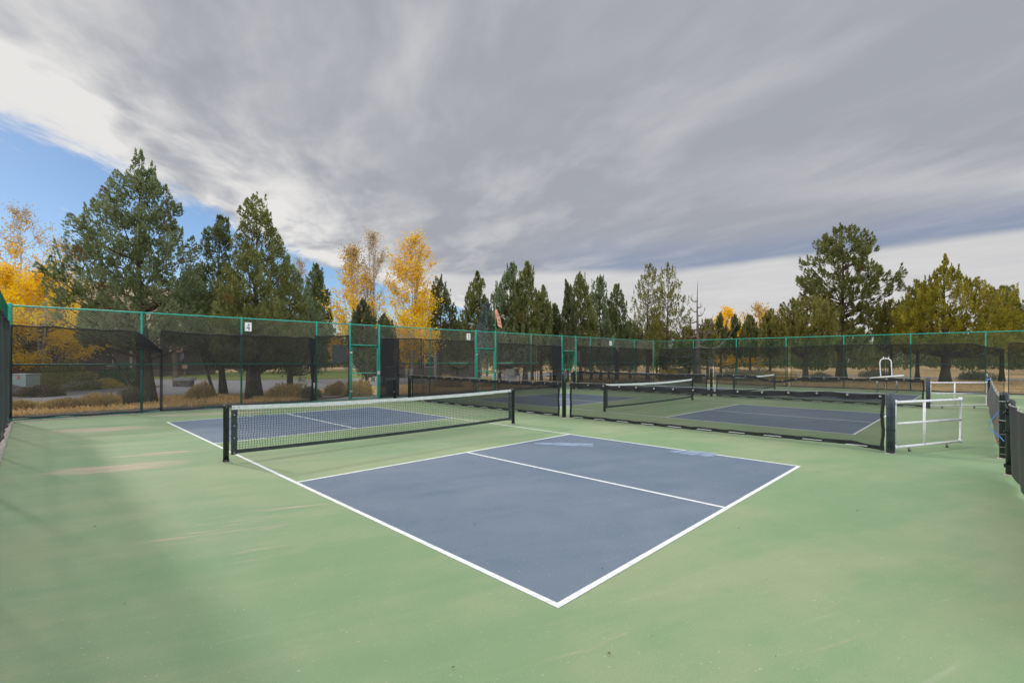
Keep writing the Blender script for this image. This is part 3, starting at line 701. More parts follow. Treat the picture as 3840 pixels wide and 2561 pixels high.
def num_sign(ch, y, z0, z1, w, label):
    p0, p1 = LF(y, 0.05), LF(y - w, 0.05); c = (p0[0], (p0[1] + p1[1]) / 2, z0)
    r = thing('number_sign', c, label, 'sign', 'court number signs')
    MB().box(p0[0] - 0.012, p1[1], z0, p0[0], p0[1], z1, 0.003).build('board', M['white'], r)
    m_ = MB(); h = z1 - z0
    for pts, ww in GL[ch]: stroke(m_, pts, ww, (p0[0] - 0.012, p0[1] - w * 0.2, z0 + h * 0.15), (0, -1), 0.003, (w * 0.6, h * 0.7))
    m_.build('numeral', M['ink'], r)
    m_ = MB()
    for f in (0.08, 0.92): m_.tube([(p0[0] - 0.02, p0[1] - w * f, z1 - 0.03), (p0[0] + 0.02, p0[1] - w * f, z1 - 0.03)], 0.006, 6)
    m_.split('wire_tie', M['steel'], r)
num_sign('4', -2.73, 2.68, 2.99, 0.215, 'white sign reading 4 wired high on the back fence')
num_sign('5', -12.84, 2.72, 3.05, 0.235, 'white sign reading 5 wired high on the back fence')
num_sign('6', -25.8, 2.77, 3.09, 0.24, 'small white sign reading 6 on the back fence near its far end')
def board(y0, y1, z0, z1, label, tilt=0.0):
    p, q = LF(y0, -0.05), LF(y1, -0.05)
    r = thing('board', (p[0], (p[1] + q[1]) / 2, z0), label, 'board')
    MB().add([(p[0], p[1], z0), (q[0] + tilt, q[1], z0 + 0.02), (q[0] + tilt, q[1], z1), (p[0], p[1], z1), (p[0] + .01, p[1], z0), (q[0] + tilt + .01, q[1], z0 + 0.02), (q[0] + tilt + .01, q[1], z1), (p[0] + .01, p[1], z1)],
             [(0, 1, 2, 3), (7, 6, 5, 4), (0, 4, 5, 1), (2, 6, 7, 3), (1, 5, 6, 2), (0, 3, 7, 4)]).build('panel', M['greyboard'], r)
    m_ = MB()
    for y in (y0 - 0.05, y1 + 0.05):
        for z in (z0 + .06, z1 - .06): m_.tube([(p[0] - 0.03, LF(y)[1], z), (p[0] + .02, LF(y)[1], z)], 0.008, 6)
    m_.split('wire_tie', M['steel'], r)
board(-5.93, -6.55, 1.58, 2.29, 'blank pale grey board on the back fence left of the first gate')
r_ = board(-22.02, -22.58, 1.56, 2.31, 'small blank white board beside the third gate', 0.05)
# windsock
px, py = LF(-14.88)
wp = thing('windsock_pole', (px, py, 3.2), 'thin green pole on top of the second gate post', 'pole')
MB().tube([(px, py, 3.24), (px, py, 4.8)], [0.028, 0.02], 8).build('pole', M['green'], wp, True)
MB().tube([(px, py, 4.36), (px - 0.02, py - 0.14, 4.37)], 0.008, 6).build('arm', M['steel'], wp, True)
ws = thing('windsock', (px, py - 0.1, 4.37), 'limp salmon pink windsock with dark bands hanging from the green pole', 'windsock')
secs = [(-0.04, 4.40, 0.015), (-0.04, 4.28, 0.13), (-0.12, 4.12, 0.155), (-0.18, 3.90, 0.16), (-0.24, 3.70, 0.16), (-0.30, 3.48, 0.155)]
def sock_ring(c, z, w, k=14): return [(px - 0.035 + 0.035 * math.sin(2 * math.pi * i / k), py + c - 0.02 + w * math.cos(2 * math.pi * i / k), z + 0.05 * math.cos(2 * math.pi * i / k)) for i in range(k)]
V = []; Fq = []
for c, z, w in secs: V += sock_ring(c, z, w)
for i in range(len(secs) - 1):
    for k in range(14): Fq.append((i * 14 + k, i * 14 + (k + 1) % 14, (i + 1) * 14 + (k + 1) % 14, (i + 1) * 14 + k))
link_mesh('sleeve', V, Fq, M['sock'], ws, True)
for f in (4.13, 3.88, 3.70):
    c = np.interp(f, [s_[1] for s_ in secs][::-1], [s_[0] for s_ in secs][::-1]); c2 = np.interp(f - .025, [s_[1] for s_ in secs][::-1], [s_[0] for s_ in secs][::-1])
    A_ = sock_ring(c, f, 0.125); B_ = sock_ring(c2, f - 0.035, 0.125)
    A_ = [(a[0] - 0.006, a[1], a[2]) for a in A_]; B_ = [(a[0] - 0.006, a[1], a[2]) for a in B_]
    link_mesh('band', A_ + B_, [(k, (k + 1) % 14, 14 + (k + 1) % 14, 14 + k) for k in range(14)], M['ink'], ws, True)

# ------------------------------------------------------------------ pickleball nets
def make_net(oy, label):
    xN = 6.70; yA, yB = oy + 0.28, oy - 6.38
    r = thing('court_net', (xN, (yA + yB) / 2, 0), label, 'net', 'pickleball nets')
    for y, ins in ((yA, -1), (yB, 1)):
        p = MB().tube([(xN, y, -0.02), (xN, y, 0.885), (xN, y, 0.905), (xN, y, 0.925), (xN, y, 0.938), (xN, y, 0.944)], [0.043, 0.043, 0.042, 0.035, 0.02, 0.004], 16).build('post', M['black'], r, True)
        MB().tube([(xN, y, 0.0), (xN, y, 0.045)], 0.05, 16).build('base_ring', M['black'], p, True)
        MB().tube([(xN, y, 0.001), (xN, y, 0.012)], 0.058, 16).build('footing', M['concrete'], p)
    ya, yb = yA - 0.075, yB + 0.075; n = 146; nr = 17; pitch = (ya - 0.085 - (yb + 0.085)) / n
    ztop = lambda y: 0.915 - 0.05 * (1 - ((y - (ya + yb) / 2) / ((ya - yb) / 2)) ** 2)
    zbot = lambda y: 0.125 - 0.03 * (1 - ((y - (ya + yb) / 2) / ((ya - yb) / 2)) ** 2)
    rg = np.random.RandomState(5); y0 = ya - 0.085
    P = np.zeros((n + 1, nr + 1, 3))
    jit = rg.normal(0, 0.0035, (n + 1, nr + 1, 2))
    for i in range(n + 1):
        y = y0 - pitch * i; zt_, zb = ztop(y) - 0.06, zbot(y) + 0.055
        for j in range(nr + 1):
            e = 0.008 * math.sin(j * 1.1 + i * 0.35) * max(0.15, 1 - i / 25.0)
            P[i, j] = (xN + 0.01 * math.sin(j * 0.35 + i * 0.08), y + jit[i, j, 0] + e, zb + (zt_ - zb) * j / nr + jit[i, j, 1] * 0.7)
    A_ = np.concatenate([P[:-1].reshape(-1, 3), P[:, :-1].reshape(-1, 3)]); B_ = np.concatenate([P[1:].reshape(-1, 3), P[:, 1:].reshape(-1, 3)])
    V, Fq = rods(A_, B_, 0.0029); link_mesh('net_mesh', V, Fq, M['cord'], r)
    # tape, folded over the cable, with slight creases
    def strip(name, f0, f1, y_a, y_b, th, mat, wav):
        m2 = MB(); k = 60; V = []; Fq = []; r2 = random.Random(3)
        for i in range(k + 1):
            y = y_a + (y_b - y_a) * i / k; w1 = wav * r2.uniform(-1, 1); w2 = wav * r2.uniform(-1, 1)
            V += [(xN - th + w1, y, f0(y)), (xN + th + w1, y, f0(y)), (xN + th + w2, y, f1(y)), (xN - th + w2, y, f1(y))]
        for i in range(k):
            for q in range(4): Fq.append((i * 4 + q, i * 4 + (q + 1) % 4, i * 4 + 4 + (q + 1) % 4, i * 4 + 4 + q))
        Fq += [(0, 1, 2, 3), (k * 4 + 3, k * 4 + 2, k * 4 + 1, k * 4)]
        return link_mesh(name, V, Fq, mat, r, False)
    tp = strip('top_tape', lambda y: ztop(y) - 0.066, ztop, ya - 0.01, yb + 0.01, 0.010, M['tape'], 0.0035)
    strip('bottom_band', zbot, lambda y: zbot(y) + 0.062, ya - 0.07, yb + 0.07, 0.008, M['band'], 0.004)
    for y, sg in ((ya, -1), (yb, 1)):
        sb = MB().box(xN - 0.012, min(y, y + sg * 0.085), 0.11, xN + 0.012, max(y, y + sg * 0.085), 0.865 if False else 0.85, 0.003).build('side_band', M['band'], r)
        m2 = MB()
        for z in (0.14, 0.38, 0.58, 0.76):
            m2.tube([(xN - 0.018, y + sg * 0.04, z), (xN + 0.018, y + sg * 0.04, z)], 0.012, 10)
        m2.split('eyelet', M['steel'], sb)
        m2 = MB(); yp = yA if y == ya else yB
        for a, b in ((0.14, 0.2), (0.2, 0.38), (0.38, 0.45), (0.58, 0.52), (0.76, 0.7)):
            m2.tube([(xN - 0.02, y + sg * 0.04, a), (xN - 0.046, yp + sg * 0.02, b), (xN - 0.048, yp - sg * 0.02, b - 0.01)], 0.003, 5)
        m2.split('lacing', M['cord'], r)
    m2 = MB()
    for y in (ya - 0.035, ya - 0.11, yb + 0.035, yb + 0.11): m2.tube([(xN - 0.016, y, ztop(y) - 0.03), (xN + 0.016, y, ztop(y) - 0.03)], 0.008, 8)
    m2.split('eyelet', M['ink'], tp)
    return r
def rods(A_, B_, r, sides=3):
    T = B_ - A_; Ln = np.linalg.norm(T, axis=1, keepdims=True); T = T / np.maximum(Ln, 1e-9)
    ref = np.where(np.abs(T[:, 2:3]) > 0.8, np.array([[1., 0, 0]]), np.array([[0, 0, 1.]]))
    a = np.cross(T, ref); a /= np.linalg.norm(a, axis=1, keepdims=True); b = np.cross(T, a); n = len(A_)
    V = []
    for E in (A_, B_):
        for q in range(sides):
            w = 2 * math.pi * q / sides; V.append(E + r * (math.cos(w) * a + math.sin(w) * b))
    V = np.stack(V, 1).reshape(-1, 3); base = np.arange(n)[:, None] * 2 * sides
    Fq = np.concatenate([base + np.array([[q, (q + 1) % sides, sides + (q + 1) % sides, sides + q]]) for q in range(sides)], 0)
    return V, Fq
n1 = make_net(0.0, 'nearest pickleball net with white tape, on the court in front of the camera')
n2 = copy_tree(n1); n2.location.y += OFF[1] - 0.25; n2['label'] = 'middle pickleball net seen through the first black divider'
n3 = copy_tree(n1); n3.location.y += OFF[2]; n3['label'] = 'farthest pickleball net on the third court, near the right fence'

# ------------------------------------------------------------------ court dividers
def divider(y, label, posts, panels, grp='court divider fences of black mesh'):
    r = thing('court_divider', (6.6, y, 0), label, 'divider', grp)
    for (x, z, rr, mt) in posts:
        p = MB().post(x, y, -0.02, z, rr, 14).build('post', M[mt], r, True)
        MB().tube([(x, y, 0.001), (x, y, 0.014)], rr * 1.35, 14).build('footing', M['concrete'], p)
    m_ = MB()
    for (x0, x1, top, bot, mt, seed) in panels:
        pts = [(x0 + (x1 - x0) * i / 8, y - 0.01, 1.04 if seed != 4 else 1.02) for i in range(9)]
    # cable from post to post
    X = [p[0] for p in posts]
    for a, b in zip(X[:-1], X[1:]):
        m_.tube([(a, y - 0.02, 1.085 if a < 0 else 1.05), ((a + b) / 2, y - 0.02, 1.05), (b, y - 0.02, 1.04 if b < 14 else 1.06)], 0.005, 5)
    m_.build('cable', M['steel'], r)
    for (x0, x1, top, bot, mt, seed) in panels:
        rg = random.Random(seed); ph = [rg.uniform(0, 6.28) for _ in range(6)]
        n = int(abs(x1 - x0) / 0.10); G = []; rows = 12
        for i in range(n + 1):
            x = x0 + (x1 - x0) * i / n; zt_, zb = lerp_list(top, x), lerp_list(bot, x)
            zt_ += 0.010 * math.sin(x * 7 + ph[0]); row = []
            endf = min(1.0, min(abs(x - x0), abs(x - x1)) / 1.2)
            for j in range(rows + 1):
                f = j / rows; z = zb + (zt_ - zb) * f
                off = 0.02 * math.sin(x * 2.4 + ph[1] + f * 2) * math.sin(math.pi * f) + 0.022 * (1 - endf) * math.sin(f * 9 + x * 6 + ph[2]) + 0.006 * math.sin(x * 13 + ph[3])
                row.append((x, y + off, z))
            G.append(row)
        s_ = cloth(None, G, .002, 'mesh_screen', M[mt], r); G = np.array(G)
        def band(name, j, w, sg):
            V = []; Fq = []; th = 0.005; rg2 = random.Random(seed + j)
            for i in range(n + 1):
                p = G[i, j]; z1 = p[2] + 0.004 * math.sin(i * 1.7); z0 = z1 - sg * w * (1 + 0.06 * math.sin(i * 0.9 + ph[4]))
                a, b = min(z0, z1), max(z0, z1)
                wv = 0.006 * math.sin(i * 1.3 + ph[5])
                V += [(p[0], p[1] - th + wv, a), (p[0], p[1] + th + wv, a), (p[0], p[1] + th, b), (p[0], p[1] - th, b)]
            for i in range(n):
                for q in range(4): Fq.append((i * 4 + q, i * 4 + (q + 1) % 4, i * 4 + 4 + (q + 1) % 4, i * 4 + 4 + q))
            Fq += [(0, 1, 2, 3), (n * 4 + 3, n * 4 + 2, n * 4 + 1, n * 4)]
            link_mesh(name, V, Fq, M['hem'], s_, False)
        band('top_hem', rows, 0.10, 1); band('bottom_hem', 0, 0.075, -1)
        m2 = MB()
        for e in (0, n):
            x = G[e, 0][0]; sx = 0.05 if (x == min(x0, x1)) else -0.05
            V = []; k = 8
            for j in range(k + 1):
                z = G[e, 0][2] + (G[e, -1][2] - G[e, 0][2]) * j / k; wv = 0.012 * math.sin(j * 1.4 + seed)
                V += [(x + wv, y - 0.014, z), (x + sx + wv, y - 0.014, z), (x + sx + wv, y + 0.010, z), (x + wv, y + 0.010, z)]
            m2.add(V, [(j * 4 + q, j * 4 + (q + 1) % 4, j * 4 + 4 + (q + 1) % 4, j * 4 + 4 + q) for j in range(k) for q in range(4)] + [(3, 2, 1, 0), (k * 4, k * 4 + 1, k * 4 + 2, k * 4 + 3)])
        m2.build('side_hem', M['hem'], s_)
        # eyelets and hooks along the top, ties along the bottom
        m2 = MB(); x = min(x0, x1) + 0.06; X1 = max(x0, x1); k = 0
        while x < X1 - 0.04:
            zt_ = lerp_list(top, x) - 0.03
            for sy in (-1, 1):
                cy = y + sy * 0.012
                m2.tube([(x + 0.014 * math.cos(a), cy, zt_ + 0.014 * math.sin(a)) for a in [2 * math.pi * q / 10 for q in range(11)]], 0.0055, 5, False)
            m2.tube([(x, y - 0.014, zt_ + 0.01), (x, y - 0.014, zt_ + 0.055)], 0.004, 5)
            x += 0.50
        m2.split('eyelet', M['steel'], s_, 3)
        m2 = MB(); x = min(x0, x1) + 0.25
        while x < X1 - 0.4:
            zb = lerp_list(bot, x) + 0.025
            m2.tube([(x, y - 0.022, zb), (x, y - 0.026, zb + 0.006), (x + 0.33, y - 0.026, zb + 0.004), (x + 0.33, y - 0.022, zb)], 0.0055, 5)
            m2.tube([(x, y + 0.022, zb), (x, y + 0.026, zb + 0.006), (x + 0.33, y + 0.026, zb + 0.004), (x + 0.33, y + 0.022, zb)], 0.0055, 5)
            x += 0.72
        m2.split('bottom_tie', M['pvc'], s_, 2)
    return r
d1 = divider(-8.45, 'nearer black mesh divider fence between the first and second courts',
    [(-0.87, 1.12, 0.065, 'navy'), (6.64, 1.33, 0.062, 'black'), (14.72, 1.08, 0.05, 'black')],
    [(-0.78, 6.42, [(-0.78, 1.06), (0.28, 1.07), (1.35, 1.03), (3.2, 1.01), (5.4, 1.01), (6.2, 1.01), (6.42, 1.02)], [(-0.78, 0.04), (-0.3, 0.09), (2.8, 0.05), (6.4, 0.03)], 'divider', 1),
     (6.82, 14.58, [(6.82, 1.03), (8.4, 1.0), (11, 1.02), (14.58, 1.05)], [(6.82, 0.03), (14.6, 0.03)], 'divider_dense', 2)])
m_ = MB()
for z in (0.12, 0.2, 0.42, 0.44, 0.66, 0.82): m_.tube([(-0.87 + 0.069 * math.cos(a), -8.45 + 0.069 * math.sin(a), z + 0.006 * math.sin(a * 2)) for a in [2 * math.pi * q / 12 for q in range(13)]], 0.004, 5, False)
m_.split('wire_tie', M['cord'], d1)
m_ = MB().tube([(6.70, -8.45, 0.98), (6.70, -8.50, 0.70), (6.58, -8.52, 0.72), (6.70, -8.53, 0.52)], 0.003, 5)
m_.tube([(-0.78, -8.46, 1.03), (-0.87, -8.46, 1.12)], 0.004, 5); m_.split('tie_wire', M['steel'], d1)
d2 = divider(-19.95, 'farther black mesh divider fence between the second and third courts',
    [(-0.72, 1.12, 0.062, 'navy'), (6.95, 1.36, 0.062, 'black'), (14.95, 1.08, 0.05, 'black')],
    [(-0.62, 6.72, [(-0.62, 1.03), (0.25, 1.05), (1.2, 1.02), (3.12, 1.03), (3.7, 0.90), (4.22, 0.85), (4.63, 0.90), (5.01, 1.03), (5.8, 1.05), (6.72, 1.05)], [(-0.62, 0.04), (2, 0.04), (6.7, 0.04)], 'divider', 3),
     (7.15, 14.8, [(7.15, 1.04), (8.35, 1.01), (10.2, 1.03), (14.8, 1.07)], [(7.15, 0.04), (14.8, 0.04)], 'divider_dense', 4)])
# short black chain link ends joining the dividers to the back fence
def low_panel(xa, xb, y, label):
    r = thing('low_fence', ((xa + xb) / 2, y, 0), label, 'fence', 'short black chain link ends of the dividers')
    for x in (xa, xb - 0.12, xb): MB().post(x, y, -0.02, 1.10, 0.028, 10).build('post', M['black'], r, True)
    m_ = MB().tube([(xa, y, 1.05), (xb, y, 1.05)], 0.018, 8); m_.build('top_rail', M['black'], r, True)
    MB().tube([(xa, y, 0.06), (xb, y, 0.06)], 0.015, 8).build('bottom_rail', M['black'], r, True)
    V, Fq = wires((xa, y), (xb - 0.12, y), 0.06, 1.05, 0.07, 0.0024); link_mesh('chain_link', V, Fq, M['wire_black'], r)
    m_ = MB()
    for z in (0.3, 0.85): m_.box(xb - 0.11, y - 0.035, z, xb - 0.01, y + 0.035, z + 0.04)
    m_.split('clamp', M['steel'], r)
low_panel(14.82, 15.95, -8.45, 'short black chain link panel joining the nearer divider to the back fence')
low_panel(15.05, 16.5, -19.95, 'short black chain link panel joining the farther divider to the back fence')

# ------------------------------------------------------------------ white rolling gates
def roll_gate(a, b, label, pitch, netr):
    a = np.array(a); b = np.array(b); d = b - a; L = np.linalg.norm(d); d /= L; nn = np.array([-d[1], d[0]])
    P = lambda s, z, o=0.0: (a[0] + d[0] * s + nn[0] * o, a[1] + d[1] * s + nn[1] * o, z)
    r = thing('rolling_gate', P(L / 2, 0), label, 'gate', 'white pipe gates on casters')
    z0, z1, zm = 0.10, 0.925, 0.53; R_ = 0.025
    fr = MB().tube([P(0.05, z0), P(0.05, z1), P(L, z1), P(L, z0), P(0.05, z0)], R_, 10)
    fr.tube([P(0.05, zm), P(L, zm)], R_ * 0.9, 10)
    sm = L * 0.44
    fr.tube([P(sm, z0), P(sm, z1)], R_ * 0.9, 10)
    for q in (P(0.05, z0), P(0.05, z1), P(L, z1), P(L, z0)): fr.tube([(q[0], q[1], q[2] - 0.04), (q[0], q[1], q[2] + 0.04)], R_ * 1.25, 10)
    fr.build('frame', M['pvc'], r, True)
    V, Fq = wires(P(0.05, 0, 0.03)[:2], P(L, 0, 0.03)[:2], z0, z1, pitch, netr); link_mesh('netting', V, Fq, M['netting'], r)
    # cord wound round the pipes
    m_ = MB()
    for (p, q) in ((P(0.05, z1), P(L, z1)), (P(0.05, zm), P(L, zm)), (P(sm, z0), P(L, z0)), (P(L, z0), P(L, z1)), (P(0.05, z0), P(0.05, z1))):
        p = np.array(p); q = np.array(q); T = q - p; ln = np.linalg.norm(T); T /= ln
        e1 = np.cross(T, (0, 0, 1) if abs(T[2]) < .9 else (d[0], d[1], 0)); e1 /= np.linalg.norm(e1); e2 = np.cross(T, e1); k = int(ln / 0.011)
        m_.tube([p + T * ln * i / k + (R_ + 0.002) * (math.cos(i * 1.6) * e1 + math.sin(i * 1.6) * e2) for i in range(k + 1)], 0.0013, 3, False)
    m_.build('winding_cord', M['netting'], r)
    for s in (L * 0.22, L * 0.78):
        c = MB().tube([P(s, z0 - 0.02), P(s, 0.055)], 0.014, 8)
        c.add([P(s - 0.025, 0.065, -0.014), P(s + 0.03, 0.065, -0.014), P(s + 0.03, 0.02, -0.014), P(s, 0.02, -0.014), P(s - 0.025, 0.065, 0.014), P(s + 0.03, 0.065, 0.014), P(s + 0.03, 0.02, 0.014), P(s, 0.02, 0.014)], [(0, 1, 2, 3), (7, 6, 5, 4), (0, 4, 5, 1), (1, 5, 6, 2), (2, 6, 7, 3), (3, 7, 4, 0)])
        co = c.build('caster', M['plastic'], r)
        MB().tube([P(s + 0.015, 0.026, -0.011), P(s + 0.015, 0.026, 0.011)], 0.026, 14).build('wheel', M['ink'], co, True)
    # cords tying the gate to its post
    m_ = MB()
    for z in (0.14, 0.28, 0.42, 0.56, 0.74, 0.86): m_.tube([P(0.05, z), P(-0.07, z + 0.02)], 0.003, 5)
    m_.split('lacing', M['cord'], r)
roll_gate((-0.90, -8.55), (-1.75, -10.42), 'nearer white pipe gate with netting beside the nearer divider post', 0.046, 0.0013)
roll_gate((-0.75, -20.05), (-2.21, -21.68), 'farther white pipe gate with netting beside the farther divider post', 0.055, 0.0013)

# ------------------------------------------------------------------ low black fences at the right edge
def low_run(label, y0, y1, x, posts, top, bot, mat, seed, bulge, name='low_fence', slope=0.0):
    r = thing(name, (x, (y0 + y1) / 2, 0), label, 'fence')
    for (px_, py_, h, rr, mt) in posts:
        p = MB().post(px_, py_, -0.02, h, rr, 14).build('post', M[mt], r, True)
        MB().tube([(px_, py_, 0.001), (px_, py_, 0.016)], rr * 1.4, 14).build('footing', M['concrete'], p)
    rg = random.Random(seed); ph = [rg.uniform(0, 6.28) for _ in range(5)]
    n = int(abs(y1 - y0) / 0.12); G = []
    for i in range(n + 1):
        y = y0 + (y1 - y0) * i / n; zt_, zb = lerp_list(top, y), lerp_list(bot, y); row = []
        for j in range(15):
            f = j / 14; z = zb + (zt_ - zb) * f
            o = bulge * math.sin(math.pi * min(1, f * 1.1)) * (0.5 + 0.5 * math.sin(y * 1.3 + ph[0])) + 0.02 * math.sin(y * 7 + ph[1] + 2 * f)
            row.append((x + slope * (y - y0) + 0.03 + o, y, z))
        G.append(row)
    s_ = cloth(None, G, .002, 'vinyl_screen', mat, r); G = np.array(G)
    m_ = MB().tube([tuple(p) for p in G[:, -1]], 0.010, 5); m_.build('top_cord', M['plastic'], s_, True)
    m_ = MB()
    for k in range(0, len(G), 5):
        p = G[k, -1]; m_.tube([(p[0], p[1], p[2] - 0.012), (p[0] - 0.012, p[1], p[2] + 0.012)], 0.005, 5)
    m_.split('clip', M['steel'], s_)
    return r
fa = low_run('low fence of sagging grey vinyl ending at a thick black post with blue cord', -9.3, -21.9, -2.34,
    [(-2.32, -9.28, 1.15, 0.062, 'black'), (-2.30, -22.3, 1.12, 0.05, 'black')],
    [(-9.35, 1.02), (-12, 0.96), (-15, 0.94), (-18, 0.98), (-20.5, 1.0), (-21.9, 1.1)], [(-9.3, 0.10), (-12, 0.04), (-22, 0.04)], M['grey_vinyl'], 3, 0.10)
m_ = MB().tube([(-2.25, -9.28, 0.80), (-2.14, -9.25, 0.62), (-2.14, -9.2, 0.50), (-2.26, -9.12, 0.40), (-2.3, -8.6, 0.38)], 0.006, 6); m_.build('blue_cord', M['blue_rope'], fa, True)
m_ = MB()
for k in range(5): m_.tube([(-2.26 + 0.03 * math.cos(k), -22.2, 1.03 + 0.01 * k), (-2.24 + 0.01 * k, -22.15, 0.96)], 0.010, 5)
m_.build('blue_knot', M['blue_rope'], fa, True)
m_ = MB()
for z in (0.30, 0.63): m_.tube([(-2.265, -9.30, z), (-2.235, -9.28, z)], 0.014, 8)
m_.split('orange_cap', M['orange'], fa)
m_ = MB()
for z in (0.08, 0.2, 0.42): m_.tube([(-2.32, -9.28, z), (-2.32, -9.28, z + 0.006)], 0.0635, 14)
for z in (0.66, 0.99): m_.tube([(-2.32 + 0.066 * math.cos(a), -9.28 + 0.066 * math.sin(a), z) for a in [2 * math.pi * q / 12 for q in range(13)]], 0.006, 5, False)
m_.split('steel_band', M['steel'], fa)
fb = low_run('low fence of black vinyl nearest the camera, cut by the right picture edge', -7.5, -1.5, -2.36,
    [(-2.34, -7.62, 1.12, 0.052, 'black')], [(-7.5, 1.05), (-6, 1.03), (-4.4, 1.02), (-1.5, 1.02)], [(-7.5, 0.18), (-6.8, 0.05), (-4.4, 0.05), (-1.5, 0.05)], M['black_vinyl'], 4, 0.03, slope=-0.055)
m_ = MB()
for z in (0.12, 0.62, 0.9): m_.box(-2.40, -7.68, z, -2.27, -7.55, z + 0.035, 0.004)
m_.tube([(-2.30, -7.60, 0.95), (-2.28, -7.4, 1.06), (-2.3, -7.2, 1.0)], 0.008, 6)
m_.split('clamp', M['black'], fb)
fc = thing('low_fence', (-3.0, -8, 0), 'low black chain link fence on the far side of the walkway at the right edge', 'fence')
for (x, y) in ((-2.62, -8.1), (-4.6, -8.1), (-6.6, -8.1)): MB().post(x, y, -0.02, 1.12, 0.035, 10).build('post', M['black'], fc, True)
MB().tube([(-2.62, -8.1, 1.06), (-6.6, -8.1, 1.06)], 0.024, 8).build('top_rail', M['black'], fc, True)
V, Fq = wires((-2.62, -8.1), (-6.6, -8.1), 0.04, 1.1, 0.085, 0.0028); link_mesh('chain_link', V, Fq, M['wire_black'], fc)
fd = low_run('distant low grey vinyl fence beyond the farther white gate', -24.2, -29.5, -2.3,
    [(-2.30, -24.0, 1.14, 0.045, 'black'), (-2.3, -29.6, 1.14, 0.045, 'black')], [(-24.2, 1.08), (-29.5, 1.12)], [(-24.2, 0.04), (-29.5, 0.04)], M['grey_vinyl'], 8, 0.04)

# ------------------------------------------------------------------ objects on and around the courts
def P2(xd, d):
    """world xy of a point at depth d (metres along the view) and photo column xd (0..2351)"""
    l = (xd - 1175.5) / 1084.6 * d
    return (CAM[0] + FX * d + RX * l, CAM[1] + FY * d + RY * l)
def HZ(xd, yd, d): return CAM[2] + (828.5 + 0.00293 * (xd - 1175.5) - yd) / 1084.6 * d

st = thing('white_stand', (1.6, -30.5, 0), 'white metal stand with a flat slab and a tall tube hoop', 'stand')
MB().add([(0.88, -30.72, 0.90), (2.3, -30.8, 0.76), (2.3, -30.2, 0.76), (0.88, -30.2, 0.90), (0.88, -30.72, 0.98), (2.3, -30.8, 0.80), (2.3, -30.2, 0.80), (0.88, -30.2, 0.98)],
         [(0, 3, 2, 1), (4, 5, 6, 7), (0, 1, 5, 4), (1, 2, 6, 5), (2, 3, 7, 6), (3, 0, 4, 7)]).build('slab', M['pvc'], st)
MB().tube([(1.86, -30.55, 0.85), (1.90, -30.55, 1.60), (1.88, -30.55, 1.74), (1.80, -30.55, 1.83), (1.66, -30.55, 1.855), (1.50, -30.55, 1.83), (1.42, -30.55, 1.74), (1.40, -30.55, 1.60), (1.37, -30.55, 0.9)], 0.026, 8).build('hoop', M['pvc'], st, True)
m_ = MB()
for x in (1.74, 1.52): m_.tube([(x, -30.55, 1.84), (x + (0.01 if x > 1.6 else -0.01), -30.55, 1.96)], 0.016, 6)
m_.split('hook', M['pvc'], st)
for (x, y) in ((1.15, -30.65), (1.15, -30.3), (2.0, -30.65), (2.0, -30.3)): MB().tube([(x, y, 0), (x, y, 0.84)], 0.022, 8).build('leg', M['steel'], st, True)

bx = thing('utility_box', (17.6, -9.3, 0), 'dark green metal box standing outside the fence right of the first gate', 'box')
MB().box(17.42, -9.62, 0.0, 17.75, -9.12, 0.70, 0.01).build('body', M['box_green'], bx)
MB().box(17.40, -9.64, 0.703, 17.77, -9.10, 0.73, 0.005).build('lid', M['box_green'], bx)
MB().box(17.405, -9.40, 0.36, 17.417, -9.34, 0.42).build('latch', M['steel'], bx)
ft = thing('drinking_fountain', (18.4, -9.1, 0), 'small drinking fountain with a thin pale bowl, behind the screen near the first gate', 'fountain')
MB().tube([(18.4, -9.1, 0), (18.4, -9.1, 0.85)], 0.04, 8).build('pedestal', M['steel'], ft)
MB().tube([(18.4, -9.1, 0.86), (18.4, -9.1, 0.89)], [0.26, 0.28], 16).build('bowl', M['pvc'], ft, True)
MB().tube([(18.4, -9.1, 0.89), (18.4, -9.1, 0.97)], 0.012, 6).build('spout', M['steel'], ft)

tb = thing('litter_bin', (21.4, -21.2, 0), 'grey litter bin with a sloping square lid between two metal arches', 'bin')
cx, cy = 21.4, -21.2
MB().obox((cx, cy), (0.7, -0.7), 0.36, 0.36, 0, 0.62).build('body', M['plastic'], tb)
V = []
for (hw, z) in ((0.42, 0.63), (0.42, 0.72), (0.34, 1.12)):
    for a in (45, 135, 225, 315): V.append((cx + hw * 1.35 * math.cos(rad(a + 20)), cy + hw * 1.35 * math.sin(rad(a + 20)), z))
MB().add(V, [(3, 2, 1, 0), (8, 9, 10, 11)] + [(r * 4 + i, r * 4 + (i + 1) % 4, r * 4 + 4 + (i + 1) % 4, r * 4 + 4 + i) for r in (0, 1) for i in range(4)]).build('lid', M['plastic'], tb)
for s in (-1, 1):
    c = np.array([cx, cy]) + np.array([RX, RY]) * 0.78 * s; e = np.array([RX, RY])
    MB().tube([(c[0] - e[0] * 0.24, c[1] - e[1] * 0.24, 0)] + [(c[0] - e[0] * 0.24 * math.cos(a), c[1] - e[1] * 0.24 * math.cos(a), 0.70 + 0.24 * math.sin(a)) for a in [math.pi * q / 10 for q in range(11)]] + [(c[0] + e[0] * 0.24, c[1] + e[1] * 0.24, 0)], 0.025, 6).build('arch', M['steel'], tb, True)

